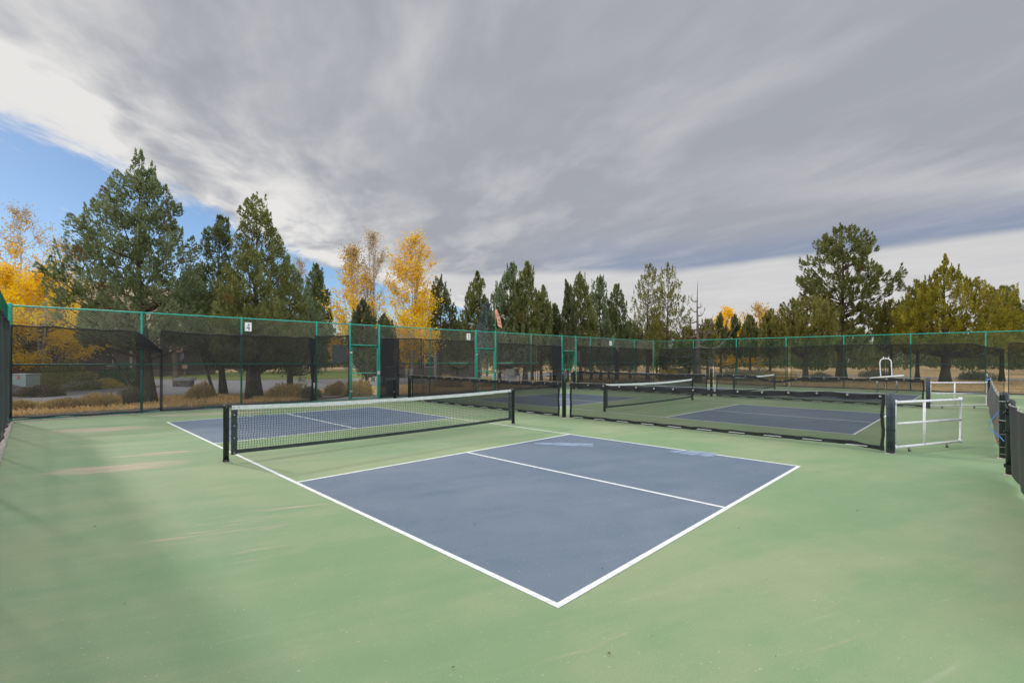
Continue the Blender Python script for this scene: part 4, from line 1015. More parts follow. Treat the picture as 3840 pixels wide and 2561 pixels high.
pt = thing('picnic_table', (21.6, -27.0, 0), 'weathered grey picnic table in the dry grass outside the third gate', 'picnic table')
e = np.array([RX, RY]); f_ = np.array([FX, FY]); c = np.array([21.6, -27.0])
MB().obox(c, e, 1.15, 0.38, 0.72, 0.77).build('tabletop', M['wood_grey'], pt)
for s in (-1, 1): MB().obox(c + f_ * 0.72 * s, e, 1.15, 0.14, 0.43, 0.47).build('bench', M['wood_grey'], pt)
for s in (-0.85, 0.85):
    m_ = MB()
    for q in (-1, 1):
        p0 = c + e * s + f_ * 0.18 * q; p1 = c + e * s + f_ * 0.62 * q
        m_.tube([(p0[0], p0[1], 0.72), (p1[0], p1[1], 0.0)], 0.055, 4)
    m_.obox(c + e * s, f_, 0.80, 0.03, 0.36, 0.43); m_.build('leg', M['wood_grey'], pt)

tf = thing('transformer_box', (30.4, 2.7, 0), 'pale mint green transformer cabinet with an orange sticker at far left', 'cabinet')
c = np.array(P2(56, 22.6)); d_ = np.array([RX, RY])
MB().obox(c, d_, 0.42, 0.34, -0.02, 0.92).build('cabinet', M['mint'], tf)
MB().obox(c, d_, 0.44, 0.36, 0.925, 0.98).build('lid', M['mint'], tf)
q = c - f_ * 0.345
m_ = MB(); m_.obox(q + d_ * 0.08, d_, 0.05, 0.004, 0.72, 0.80); m_.obox(q + d_ * 0.08, d_, 0.05, 0.004, 0.82, 0.90); m_.split('warning_sticker', M['orange'], tf)
for o in children(tf): pass

sp = thing('sign_post', (34.5, -3.9, 0), 'thick wooden post with a tan cap board and the grey back of a stop sign', 'sign')
c = np.array(P2(404, 29.8))
MB().obox(c, e, 0.13, 0.13, -0.02, 2.5).build('post', M['wood'], sp)
MB().obox(c, e, 0.62, 0.09, 2.52, 2.85).build('cap_board', M['tan'], sp)
MB().obox(c, e, 0.36, 0.12, 2.16, 2.50).build('bracket', M['tan'], sp)
V = []; q = c + f_ * 0.17
for o_ in (0, 0.012):
    for k in range(8):
        a = rad(22.5 + 45 * k); V.append((q[0] + e[0] * 0.40 * math.cos(a) + f_[0] * o_, q[1] + e[1] * 0.40 * math.cos(a) + f_[1] * o_, 1.93 + 0.40 * math.sin(a)))
MB().add(V, [tuple(range(8)), tuple(range(15, 7, -1))] + [(k, (k + 1) % 8, 8 + (k + 1) % 8, 8 + k) for k in range(8)]).build('sign_plate', M['greyboard'], sp)
ss = thing('small_sign', (48, -6.9, 0), 'small tan square sign on a short stake on the verge', 'sign')
c = np.array(P2(424, 36.0)); ORG[ss.name] = (48, -6.9, 0)
MB().obox(c, e, 0.04, 0.04, 0, 1.0).build('stake', M['wood'], ss); MB().obox(c, e, 0.19, 0.03, 0.98, 1.36).build('plate', M['tan'], ss)
m_ = MB()
def rock(name, c, r, label, seed, sq=(1, 1, 0.6)):
    rg = random.Random(seed); V = []; n, k = 9, 14
    for i in range(n + 1):
        th = math.pi * i / n
        for j in range(k):
            ph = 2 * math.pi * j / k; q = r * (1 + 0.16 * math.sin(3 * th + seed) * math.cos(2 * ph + seed) + rg.uniform(-.07, .07))
            V.append((c[0] + sq[0] * q * math.sin(th) * math.cos(ph), c[1] + sq[1] * q * math.sin(th) * math.sin(ph), sq[2] * q * (math.cos(th) + 0.5)))
    Fq = [(i * k + j, (i + 1) * k + j, (i + 1) * k + (j + 1) % k, i * k + (j + 1) % k) for i in range(n) for j in range(k)]
    o = link_mesh(name, V, Fq, M['rock']); tag(o, label, 'rock')
rock('boulder', P2(22, 21.6), 0.55, 'brown boulder left of the mint green cabinet', 1)
rock('boulder', P2(190, 26.6), 0.65, 'low grey brown boulder beside the clipped shrubs across the road', 2, (1.3, 1.3, 0.55))
bn = thing('stone_bench', (34.1, -4.3, 0), 'low grey stone bench on the gravel beside the wooden sign post', 'bench')
c = np.array(P2(424, 29.6)); ORG[bn.name] = (34.1, -4.3, 0)
MB().obox(c, e, 0.55, 0.25, 0.36, 0.55).build('seat', M['plastic'], bn); MB().obox(c + e * 0.05, e, 0.42, 0.2, -0.02, 0.355).build('base', M['rock'], bn)
hy = thing('hydrant', P2(2005, 75) + (0,), 'tiny red hydrant far off in the dry field, seen left of the white stand', 'hydrant')
hc = P2(2005, 75)
MB().tube([(hc[0], hc[1], 0), (hc[0], hc[1], 1.0), (hc[0], hc[1], 1.2), (hc[0], hc[1], 1.35)], [0.28, 0.28, 0.24, 0.05], 12).build('barrel', M['red'], hy, True)
MB().tube([(hc[0] - 0.45 * RX, hc[1] - .45 * RY, 0.8), (hc[0] + 0.45 * RX, hc[1] + .45 * RY, 0.8)], 0.12, 8).build('outlet', M['red'], hy, True)

# ------------------------------------------------------------------ houses across the road
def house(xd, d, w, dep, h, rh, turn, label, mats=('siding', 'roof'), porch=True):
    c = np.array(P2(xd, d)); u = np.array([math.cos(turn) * RX - math.sin(turn) * RY, math.sin(turn) * RX + math.cos(turn) * RY]); v = np.array([-u[1], u[0]])
    if np.dot(v, f_) < 0: v = -v
    r = thing('house', (c[0], c[1], 0), label, 'house', 'houses across the road')
    MB().obox(c, u, w / 2, dep / 2, -0.1, h).build('wall', M[mats[0]], r)
    Q = lambda a, b, z: (c[0] + u[0] * a + v[0] * b, c[1] + u[1] * a + v[1] * b, z)
    W2, D2 = w / 2 + 0.6, dep / 2 + 0.7
    MB().add([Q(-W2, -D2, h - 0.1), Q(W2, -D2, h - 0.1), Q(W2, D2, h - 0.1), Q(-W2, D2, h - 0.1), Q(-W2, 0, h + rh), Q(W2, 0, h + rh),
              Q(-W2, -D2, h + 0.12), Q(W2, -D2, h + 0.12), Q(W2, D2, h + 0.12), Q(-W2, D2, h + 0.12)],
             [(0, 3, 2, 1), (6, 7, 5, 4), (8, 9, 4, 5), (0, 1, 7, 6), (2, 3, 9, 8), (1, 2, 8, 5, 7), (3, 0, 6, 4, 9)]).build('roof', M[mats[1]], r)
    k = max(2, int(w / 3.2))
    for i in range(k):
        a = -w / 2 + w * (i + 0.5) / k
        fr = MB().add([Q(a - 0.65, -dep / 2 - 0.05, 1.0), Q(a + 0.65, -dep / 2 - 0.05, 1.0), Q(a + 0.65, -dep / 2 - 0.05, 2.2), Q(a - 0.65, -dep / 2 - 0.05, 2.2),
                       Q(a - 0.65, -dep / 2 + 0.02, 1.0), Q(a + 0.65, -dep / 2 + 0.02, 1.0), Q(a + 0.65, -dep / 2 + 0.02, 2.2), Q(a - 0.65, -dep / 2 + 0.02, 2.2)],
                      [(0, 1, 2, 3), (0, 4, 5, 1), (1, 5, 6, 2), (2, 6, 7, 3), (3, 7, 4, 0)]).build('window', M['trim'], r)
        MB().add([Q(a - 0.55, -dep / 2 - 0.056, 1.1), Q(a + 0.55, -dep / 2 - 0.056, 1.1), Q(a + 0.55, -dep / 2 - 0.056, 2.1), Q(a - 0.55, -dep / 2 - 0.056, 2.1)], [(0, 1, 2, 3)]).build('pane', M['glass'], fr)
    if porch:
        for i in range(3):
            a = -w / 2 + w * (i + 0.5) / 3; p = Q(a, -dep / 2 - 0.6, 0)
            MB().obox(p[:2], u, 0.09, 0.09, 0, h - 0.1).build('porch_column', M['trim'], r)
    return r
house(-10, 33, 9, 8, 2.7, 2.6, 0.2, 'brown house with a shake roof at the far left edge')
house(290, 52, 14, 9, 2.8, 2.2, 0.0, 'low brown house across the road behind the clipped green shrubs')
house(985, 50, 9, 8, 3.0, 2.4, -0.3, 'brown house behind the golden trees right of the first gate')

# ------------------------------------------------------------------ vegetation
def leaf_quads(C, D, w, l, rng):
    """C centres, D long axis directions"""
    n = len(C); D = D / np.maximum(np.linalg.norm(D, axis=1, keepdims=True), 1e-6)
    r = rng.normal(size=(n, 3)); S_ = np.cross(D, r); S_ /= np.maximum(np.linalg.norm(S_, axis=1, keepdims=True), 1e-6)
    w = w * rng.uniform(0.6, 1.3, (n, 1)); l = l * rng.uniform(0.6, 1.3, (n, 1))
    a = C - D * l * 0.5; b = C + S_ * w * 0.5; c = C + D * l * 0.5; d = C - S_ * w * 0.5
    V = np.stack([a, b, c, d], 1).reshape(-1, 3); Fq = np.arange(4 * n).reshape(n, 4)
    return V, Fq
def profile(prof, xc, d):
    """prof rows (photo row, left column, right column) -> heights, left radii, right radii (metres)"""
    P = sorted([(HZ(xc, y, d), max(0.02, (xc - a) / 1084.6 * d), max(0.02, (b - xc) / 1084.6 * d)) for y, a, b in prof])
    return np.array(P)
BR = {}
def conifer(name, label, cat, xc, d, top, prof, kind, seed, nclump=200, nleaf=90, clump=0.34, leaf=(0.05, 0.15), trunk=0.18, lean=0.0, bark='bark', group='junipers beyond the fences', inner=0.25, up=1.0, bare=0.0, xbase=None, basew=1.0, nlimb=26):
    rng = np.random.RandomState(seed)
    if d > 28: clump *= 0.74; nclump = int(nclump * 1.7); nleaf = int(nleaf * 0.66)
    bx_, by_ = P2(xbase if xbase else xc, d); cx_, cy_ = P2(xc, d)
    root = thing(name, (bx_, by_, 0), label, cat, group)
    H = HZ(xc, top, d); PR = profile([(top, xc - 1.5, xc + 1.5)] + prof, xc, d)
    zmin = PR[0, 0]
    # trunk with a little sway
    if 30 < d < 46 and cat == 'tree' and 990 < xc < 1560: PR[:, 1:] *= 1.16
    n = 10; pts = []; rr = []
    for i in range(n + 1):
        f = i / n; z = -0.05 + (H - 0.15) * f; g = min(1, f * 1.6)
        pts.append((bx_ + (cx_ - bx_) * g + 0.12 * math.sin(f * 5 + seed) * f, by_ + (cy_ - by_) * g + 0.12 * math.cos(f * 4 + seed) * f, z))
        rr.append(max(0.012, trunk * (1 - f) ** 1.25 * (1.35 if i == 0 else 1)))
    tk = MB().tube(pts, rr, 9)
    at = lambda z: np.array([np.interp(z, [p[2] for p in pts], [p[k] for p in pts]) for k in range(3)])
    # clumps in the crown
    hh = []; 
    zs = np.linspace(zmin, H, 60); area = np.interp(zs, PR[:, 0], (PR[:, 1] + PR[:, 2]) ** 1.25); area = area + 0.10 * area.max()
    cdf = np.cumsum(area); cdf /= cdf[-1]
    z = np.interp(rng.uniform(0, 1, nclump), cdf, zs)
    az = rng.uniform(0, 2 * math.pi, nclump)
    cosr = np.cos(az)                       # +1 = towards photo right
    rl = np.interp(z, PR[:, 0], PR[:, 1]); rrr = np.interp(z, PR[:, 0], PR[:, 2])
    lat = np.where(cosr > 0, rrr, rl); dep = (rl + rrr) / 2
    R = np.sqrt((lat * cosr) ** 2 + (dep * np.sin(az)) ** 2)
    q = inner + (1 - inner) * rng.uniform(0, 1, nclump) ** 0.42
    lob = 1 + 0.16 * np.sin(az * 3 + z * 1.3 + seed) * np.cos(z * 2.1 + seed * 1.7)
    ax = np.stack([np.interp(z, [p[2] for p in pts], [p[0] for p in pts]), np.interp(z, [p[2] for p in pts], [p[1] for p in pts])], 1)
    dirx = cosr * RX + np.sin(az) * FX; diry = cosr * RY + np.sin(az) * FY
    rad_ = np.maximum(0.0, R * q * lob * 1.0 - clump * 0.30)
    Cc = np.stack([ax[:, 0] + dirx * rad_, ax[:, 1] + diry * rad_, z], 1)
    sz = clump * rng.uniform(0.6, 1.25, nclump) * np.clip(0.35 + R / (0.45 * max(R.max(), 0.4)), 0.35, 1.0)
    spire = (q > 0.55) & (rng.uniform(0, 1, nclump) < 0.16)
    vst = np.where(spire, 2.3, 1.0) * (1.25 if d > 28 else 1.0); hst = np.where(spire, 0.62, 1.0) * (0.85 if d > 28 else 1.0)
    # limbs
    order = rng.permutation(nclump)[:nlimb]
    for i in order:
        if rad_[i] < 0.15: continue
        z0 = max(zmin * 0.75, z[i] - 0.55 * rad_[i]); a = at(z0); e_ = Cc[i]; mid = (a + e_) / 2 + np.array([0, 0, -0.08 * rad_[i]])
        tr_ = max(0.012, trunk * 0.30 * (1 - z0 / H) + 0.012); tk.tube([a, mid, e_], [tr_, tr_ * 0.65, 0.008], 5, False)
    if bare:
        for _ in range(int(bare)):
            z0 = rng.uniform(0.25, 0.85) * H; a = at(z0); ang = rng.uniform(0, 6.28); L = rng.uniform(0.5, 1.1) * np.interp(z0, PR[:, 0], dep_of(PR))
            e_ = a + np.array([math.cos(ang) * L, math.sin(ang) * L, L * 0.3]); tk.tube([a, (a + e_) / 2 + np.array([0, 0, -.05]), e_], [0.02, 0.012, 0.004], 4, False)
    tk.build('trunk', M[bark], root, True)
    ctint = rng.uniform(0, 1, nclump)
    k = np.repeat(np.arange(nclump), nleaf)
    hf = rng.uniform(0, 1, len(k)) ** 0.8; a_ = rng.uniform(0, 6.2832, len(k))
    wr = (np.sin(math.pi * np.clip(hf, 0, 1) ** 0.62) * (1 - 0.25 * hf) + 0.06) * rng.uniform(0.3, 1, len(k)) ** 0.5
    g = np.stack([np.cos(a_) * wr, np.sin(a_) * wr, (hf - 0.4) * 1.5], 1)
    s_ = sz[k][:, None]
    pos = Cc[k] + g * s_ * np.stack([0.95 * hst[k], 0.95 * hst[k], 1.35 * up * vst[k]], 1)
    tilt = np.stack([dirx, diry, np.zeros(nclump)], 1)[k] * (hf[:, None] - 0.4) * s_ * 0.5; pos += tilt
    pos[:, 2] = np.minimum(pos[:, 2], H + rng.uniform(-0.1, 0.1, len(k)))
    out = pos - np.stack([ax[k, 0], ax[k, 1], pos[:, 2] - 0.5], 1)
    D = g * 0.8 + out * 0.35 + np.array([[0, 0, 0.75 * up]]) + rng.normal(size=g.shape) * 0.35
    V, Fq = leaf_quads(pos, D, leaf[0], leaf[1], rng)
    tint = np.clip(ctint[k] * 0.35 + 0.02 + 0.5 * hf + 0.20 * rng.normal(size=len(k)), 0, 1) * 0.93  # clump tops lighter: pale new tips, plus local shading put into the tint
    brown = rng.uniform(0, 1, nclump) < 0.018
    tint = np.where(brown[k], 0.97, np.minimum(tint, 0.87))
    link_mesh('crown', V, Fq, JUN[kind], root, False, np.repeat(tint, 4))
    return root
def dep_of(PR): return (PR[:, 1] + PR[:, 2]) / 2

def aspen(label, xc, d, top, prof, mix, seed, nbr=60, nleaf=5000, stems=1, leaf=0.10, group='autumn aspens beyond the fences', trunk=0.13, dens=(1.0, 1.0), spread=1.0):
    """slender pale trunks, rising branches, leaves scattered along the twigs; mix: low, mid, high leaf colour"""
    rng = np.random.RandomState(seed); bx_, by_ = P2(xc, d)
    root = thing('aspen_tree', (bx_, by_, 0), label, 'tree', group)
    H = HZ(xc, top, d); PR = profile([(top, xc - 2, xc + 2)] + prof, xc, d); zmin = PR[0, 0]
    tw = []; tk = MB()
    for s in range(stems):
        a0 = rng.uniform(0, 6.28); off = 0 if stems == 1 else 1.0
        n = 12; pts = []; rr = []
        tipx = off * rng.uniform(-0.35, 0.35) * np.interp(H * 0.8, PR[:, 0], dep_of(PR)) * 2; tipd = off * rng.uniform(-0.8, 0.8)
        Hs = H * (1 if s == 0 else rng.uniform(0.78, 0.97)); 
        for i in range(n + 1):
            f = i / n; pts.append(np.array([bx_ + RX * tipx * f + FX * tipd * f + 0.06 * math.sin(4 * f + s), by_ + RY * tipx * f + FY * tipd * f + 0.06 * math.cos(5 * f + s), -0.05 + Hs * f]))
            rr.append(max(0.01, trunk * (1 - f) ** 1.1 * (0.75 if s else 1)))
        tk.tube(pts, rr, 7)
        Z = [p[2] for p in pts]
        for b in range(nbr // stems):
            f = 0.07 + 0.90 * (b + rng.uniform()) / (nbr // stems); z0 = Hs * f; a = np.array([np.interp(z0, Z, [p[k] for p in pts]) for k in range(3)])
            ang = rng.uniform(0, 6.28); cr = math.cos(ang)
            zt_ = min(H * 0.99, z0 + rng.uniform(0.05, 0.26) * H); Rm = np.interp(zt_, PR[:, 0], PR[:, 2] if cr > 0 else PR[:, 1]) * rng.uniform(0.55, 1.1)
            if zt_ < zmin: Rm *= 0.9
            dx = np.array([cr * RX + math.sin(ang) * FX, cr * RY + math.sin(ang) * FY]); L = Rm
            cur = []
            axz = np.array([bx_, by_]); endxy = axz + dx * L
            for q in range(6):
                t_ = q / 5; w_ = t_ ** 0.8
                cur.append(np.array([a[0] + (endxy[0] - a[0]) * w_ + 0.05 * math.sin(q * 2 + b), a[1] + (endxy[1] - a[1]) * w_ + 0.05 * math.cos(q * 2 + b), a[2] + (zt_ - a[2]) * t_ ** 1.15]))
            br = max(0.012, trunk * 0.32 * (1 - f)); tk.tube(cur, [br * (1 - 0.8 * q / 5) for q in range(6)], 4, False)
            for q in range(7):
                t_ = rng.uniform(0.35, 1.0); i0 = min(4, int(t_ * 5)); p = cur[i0] + (cur[i0 + 1] - cur[i0]) * (t_ * 5 - i0)
                dd = np.array([dx[0] * 0.5 + rng.normal() * 0.4, dx[1] * 0.5 + rng.normal() * 0.4, 0.9]) * rng.uniform(0.3, 0.75) * (0.5 + 0.05 * H)
                tk.tube([p, p + dd * 0.5 + np.array([0, 0, 0.03]), p + dd], [0.010, 0.007, 0.004], 3, False); tw.append((p, p + dd))
    tk.build('trunk', M['bark_pale'], root, True)
    A_ = np.array([t[0] for t in tw]); B_ = np.array([t[1] for t in tw]); zc = (A_[:, 2] + B_[:, 2]) / 2 / H
    wgt = dens[0] + (dens[1] - dens[0]) * zc; wgt = np.clip(wgt, 0.02, None) * rng.uniform(0.2, 1.6, len(tw)); wgt /= wgt.sum()
    k = rng.choice(len(tw), nleaf, p=wgt); f = rng.uniform(0, 1.1, (nleaf, 1)); pos = A_[k] + (B_[k] - A_[k]) * f + rng.normal(size=(nleaf, 3)) * 0.14 * spread * leaf * 10
    D = rng.normal(size=(nleaf, 3)); D[:, 2] -= 0.4
    V, Fq = leaf_quads(pos, D, leaf, leaf * 1.25, rng); zf = (pos[:, 2] / H + rng.normal(0, 0.09, nleaf))
    ti = np.clip(rng.uniform(0, 1, nleaf) * 0.9, 0, 1)
    sel = [zf < mix[1], (zf >= mix[1]) & (zf < mix[3]), zf >= mix[3]]
    me_names = (mix[0], mix[2], mix[4])
    # one crown mesh with up to three leaf colours
    mats = []; Fs = []; idx = []
    o = link_mesh('crown', V, Fq, ASP[me_names[0]], root, False, np.repeat(ti, 4))
    o.data.materials.append(ASP[me_names[1]]); o.data.materials.append(ASP[me_names[2]])
    mi = np.zeros(nleaf, dtype=np.int32); mi[sel[1]] = 1; mi[sel[2]] = 2; o.data.polygons.foreach_set('material_index', mi)
    return root

def shrub(name, label, xd, d, r, h, mat, seed, n=1800, leaf=(0.03, 0.16), upright=True, group=None, cat='shrub', z0=0.0, sq=1.0):
    rng = np.random.RandomState(seed); c = P2(xd, d)
    g = rng.normal(size=(n, 3)); g[:, 2] = np.abs(g[:, 2]); g /= np.linalg.norm(g, axis=1, keepdims=True)
    lump = 1 + 0.18 * np.sin(g[:, 0] * 5 + seed) * np.cos(g[:, 1] * 4 + seed)
    rr = (rng.uniform(0, 1, n) ** (0.35 if upright else 0.2) * lump)[:, None]
    pos = np.array([c[0], c[1], z0]) + g * rr * np.array([[r, r * sq, h * 0.88]])
    D = g + (np.array([[0, 0, 0.8]]) if upright else 0) + rng.normal(size=g.shape) * 0.4
    V, Fq = leaf_quads(pos, D, leaf[0], leaf[1], rng); V[:, 2] = np.maximum(V[:, 2], -0.02)
    t_ = np.clip(0.45 + 0.25 * rng.normal(size=n) - 0.2 * (1 - rr[:, 0]), 0, 0.99)
    o = link_mesh(name, V, Fq, mat, None, False, np.repeat(t_, 4)); return tag(o, label, cat, group)

J = 'juniper_tree'
# ---- left group
aspen('tall autumn aspen at the far left, amber on top and golden below', 45, 36, 485, [(520, -10, 110), (600, -50, 150), (660, -60, 185), (720, -70, 200), (780, -40, 170)], ('gold', 0.55, 'amber', 0.8, 'brown'), 1, 100, 13500, 3, 0.11, dens=(1.6, 0.25))
aspen('golden aspen cut by the left picture edge, behind the fence corner', 5, 30, 620, [(650, -40, 60), (700, -60, 85), (760, -60, 95), (810, -50, 90)], ('gold', 0.9, 'gold', 0.98, 'amber'), 12, 80, 11000, 2, 0.10, dens=(1.0, 0.9))
aspen('small sparse amber aspen right of the tall far left one', 150, 38, 562, [(600, 122, 172), (660, 110, 182), (740, 105, 190)], ('gold', 0.5, 'amber', 0.7, 'brown'), 2, 40, 2400, 1, 0.10, dens=(1.3, 0.3))
aspen('low golden aspen behind the left end of the back fence', 95, 30, 640, [(680, 30, 175), (740, 10, 210), (800, 20, 210), (830, 40, 190)], ('gold', 0.9, 'gold', 0.98, 'amber'), 3, 90, 14500, 2, 0.10, dens=(1.0, 0.9))
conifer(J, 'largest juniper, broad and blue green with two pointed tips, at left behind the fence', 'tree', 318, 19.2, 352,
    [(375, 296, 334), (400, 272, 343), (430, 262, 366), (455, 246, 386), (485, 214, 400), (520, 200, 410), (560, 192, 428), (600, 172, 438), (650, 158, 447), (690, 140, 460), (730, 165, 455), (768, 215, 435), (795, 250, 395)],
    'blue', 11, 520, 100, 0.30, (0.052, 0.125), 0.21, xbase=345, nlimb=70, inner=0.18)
conifer(J, 'slim dark juniper with a rounded tip right of the largest juniper', 'tree', 498, 23.6, 497, [(530, 470, 524), (560, 460, 528), (600, 459, 529), (650, 450, 545), (700, 430, 565), (750, 425, 575), (800, 430, 570), (838, 470, 550)], 'dark', 12, 270, 95, 0.32, (0.05, 0.15), 0.17, xbase=513)
conifer(J, 'tall pointed juniper in the middle of the left group', 'tree', 583, 21.8, 446, [(480, 550, 610), (520, 540, 626), (560, 538, 640), (600, 532, 650), (650, 512, 678), (700, 492, 700), (750, 490, 700), (800, 500, 690), (845, 520, 670)], 'green', 13, 360, 100, 0.31, (0.052, 0.13), 0.24, xbase=588, nlimb=60)
conifer(J, 'lower light green juniper in front of the tall pointed one', 'tree', 570, 20.2, 556, [(600, 548, 596), (650, 520, 615), (700, 495, 645), (750, 478, 660), (800, 480, 660), (830, 520, 630)], 'green', 14, 220, 95, 0.30, (0.042, 0.13), 0.12)
conifer(J, 'grey green juniper at the right end of the left group', 'tree', 665, 25, 588, [(620, 645, 690), (660, 635, 712), (700, 625, 740), (740, 620, 758), (780, 620, 760), (820, 620, 760), (850, 640, 740)], 'blue', 15, 240, 90, 0.34, (0.05, 0.16), 0.17)
conifer(J, 'low spreading blue green juniper between the largest and the slim dark one', 'tree', 440, 22.5, 625, [(660, 405, 475), (700, 385, 500), (740, 365, 515), (785, 385, 505)], 'blue', 16, 160, 95, 0.30, (0.048, 0.125), 0.08, xbase=492)
conifer(J, 'low blue green juniper left of the largest juniper trunk', 'tree', 235, 22, 690, [(720, 200, 285), (750, 190, 305), (785, 205, 295)], 'blue', 17, 110, 90, 0.32, (0.048, 0.13), 0.08, xbase=318)
aspen('small pinkish bare aspen behind the left juniper group', 690, 38, 602, [(640, 668, 708), (700, 665, 715), (760, 665, 720)], ('amber', 0.4, 'brown', 0.6, 'brown'), 4, 34, 1300, 1, 0.10, dens=(1.0, 0.6))
conifer(J, 'dark narrow juniper standing just left of the golden aspens', 'tree', 722, 36, 608, [(640, 706, 738), (670, 700, 748), (710, 698, 757), (760, 695, 765), (800, 700, 755)], 'dark', 18, 150, 80, 0.42, (0.075, 0.24), 0.17)
# ---- golden aspens
aspen('amber and golden aspen, left one of the trio beside the first gate', 806, 37, 575, [(610, 780, 842), (650, 768, 852), (700, 750, 866), (760, 740, 885), (800, 748, 880)], ('gold', 0.55, 'amber', 0.85, 'brown'), 5, 90, 7600, 2, 0.12, dens=(1.5, 0.6))
aspen('tall nearly bare pale aspen, middle one of the trio beside the first gate', 858, 38, 538, [(570, 828, 884), (640, 828, 892), (720, 835, 885), (790, 840, 880)], ('amber', 0.5, 'brown', 0.6, 'brown'), 6, 80, 2600, 3, 0.10, trunk=0.15, dens=(1.0, 0.8))
aspen('big golden aspen, right one of the trio beside the first gate', 945, 36, 545, [(580, 903, 985), (640, 886, 996), (700, 874, 1002), (760, 870, 1018), (810, 890, 1015)], ('gold', 0.62, 'amber', 0.85, 'amber'), 7, 120, 12500, 3, 0.12, dens=(1.9, 0.45))
conifer('spruce_tree', 'dark bushy spruce with a pointed tip right above the first gate', 'tree', 828, 29, 688, [(705, 817, 838), (730, 806, 852), (760, 800, 866), (800, 798, 872), (835, 803, 866), (858, 815, 860)], 'spruce', 19, 200, 95, 0.30, (0.055, 0.15), 0.13, xbase=846)
conifer('spruce_tree', 'small dark spruce tip between the first gate and the golden aspen', 'tree', 882, 29.5, 722, [(745, 868, 900), (780, 860, 908), (830, 862, 905)], 'spruce', 20, 90, 85, 0.28, (0.055, 0.15), 0.08)
# ---- middle
conifer(J, 'narrow dark juniper just right of the golden aspen', 'tree', 1010, 38, 632, [(660, 998, 1024), (700, 990, 1036), (750, 982, 1046), (800, 985, 1045)], 'dark', 21, 110, 75, 0.42, (0.08, 0.24), 0.15)
conifer(J, 'thin topped grey green juniper near the number 5 sign', 'tree', 1099, 36, 625, [(655, 1087, 1112), (690, 1075, 1118), (730, 1062, 1122), (780, 1055, 1128), (815, 1065, 1120)], 'green', 22, 150, 80, 0.38, (0.075, 0.22), 0.15)
conifer('spruce_tree', 'small blue spruce partly behind the windsock pole', 'tree', 1118, 34, 690, [(720, 1108, 1130), (760, 1098, 1140), (810, 1092, 1145)], 'bspruce', 23, 90, 80, 0.34, (0.07, 0.2), 0.10)
conifer(J, 'right and taller of two dense junipers grown together right of the windsock', 'tree', 1206, 33, 604, [(625, 1196, 1216), (655, 1184, 1224), (690, 1172, 1234), (740, 1165, 1242), (800, 1165, 1240), (835, 1180, 1228)], 'green', 24, 210, 90, 0.36, (0.065, 0.19), 0.2, nlimb=40)
conifer(J, 'left of two dense junipers grown together right of the windsock', 'tree', 1174, 33.5, 600, [(622, 1165, 1184), (650, 1150, 1192), (690, 1136, 1200), (740, 1128, 1206), (800, 1130, 1205), (835, 1145, 1198)], 'blue', 124, 210, 90, 0.36, (0.065, 0.19), 0.18, nlimb=40)
conifer(J, 'narrow juniper touching the right side of the two grown together', 'tree', 1243, 34, 658, [(680, 1232, 1255), (720, 1224, 1262), (770, 1220, 1264), (815, 1225, 1260)], 'green', 25, 100, 80, 0.36, (0.075, 0.22), 0.12)
conifer(J, 'small dark juniper in the dip between two taller groups', 'tree', 1272, 38, 700, [(730, 1260, 1286), (780, 1255, 1292), (815, 1260, 1290)], 'dark', 26, 70, 75, 0.38, (0.08, 0.24), 0.1)
conifer('spruce_tree', 'thin reddish tipped spruce left of the third gate group', 'tree', 1304, 36, 645, [(680, 1297, 1312), (720, 1290, 1320), (780, 1284, 1326)], 'spruce', 27, 80, 80, 0.32, (0.07, 0.2), 0.1)
conifer(J, 'pointed juniper behind the third gate', 'tree', 1333, 38, 628, [(650, 1318, 1347), (690, 1308, 1355), (730, 1296, 1362), (780, 1290, 1368), (815, 1300, 1360)], 'green', 28, 180, 85, 0.36, (0.07, 0.2), 0.16)
conifer(J, 'ragged thin topped juniper right of the third gate', 'tree', 1379, 40.5, 634, [(655, 1366, 1390), (690, 1358, 1396), (730, 1352, 1402), (780, 1350, 1405), (815, 1355, 1400)], 'blue', 29, 140, 80, 0.34, (0.07, 0.2), 0.14)
conifer(J, 'bushy dark juniper left of the airy pair', 'tree', 1415, 42, 654, [(675, 1402, 1428), (710, 1395, 1438), (760, 1390, 1446), (815, 1395, 1440)], 'dark', 30, 140, 85, 0.36, (0.07, 0.2), 0.14)
conifer(J, 'left tree of the airy olive juniper pair near the far corner', 'tree', 1487, 43.5, 598, [(620, 1474, 1499), (660, 1458, 1510), (700, 1444, 1516), (750, 1436, 1522), (815, 1445, 1520)], 'olive', 31, 210, 60, 0.30, (0.055, 0.17), 0.16, inner=0.1, nlimb=70)
conifer(J, 'right tree of the airy olive juniper pair near the far corner', 'tree', 1531, 44.5, 604, [(630, 1515, 1548), (670, 1506, 1562), (710, 1498, 1574), (760, 1490, 1582), (815, 1500, 1575)], 'olive', 32, 220, 60, 0.30, (0.055, 0.17), 0.16, inner=0.1, nlimb=70)
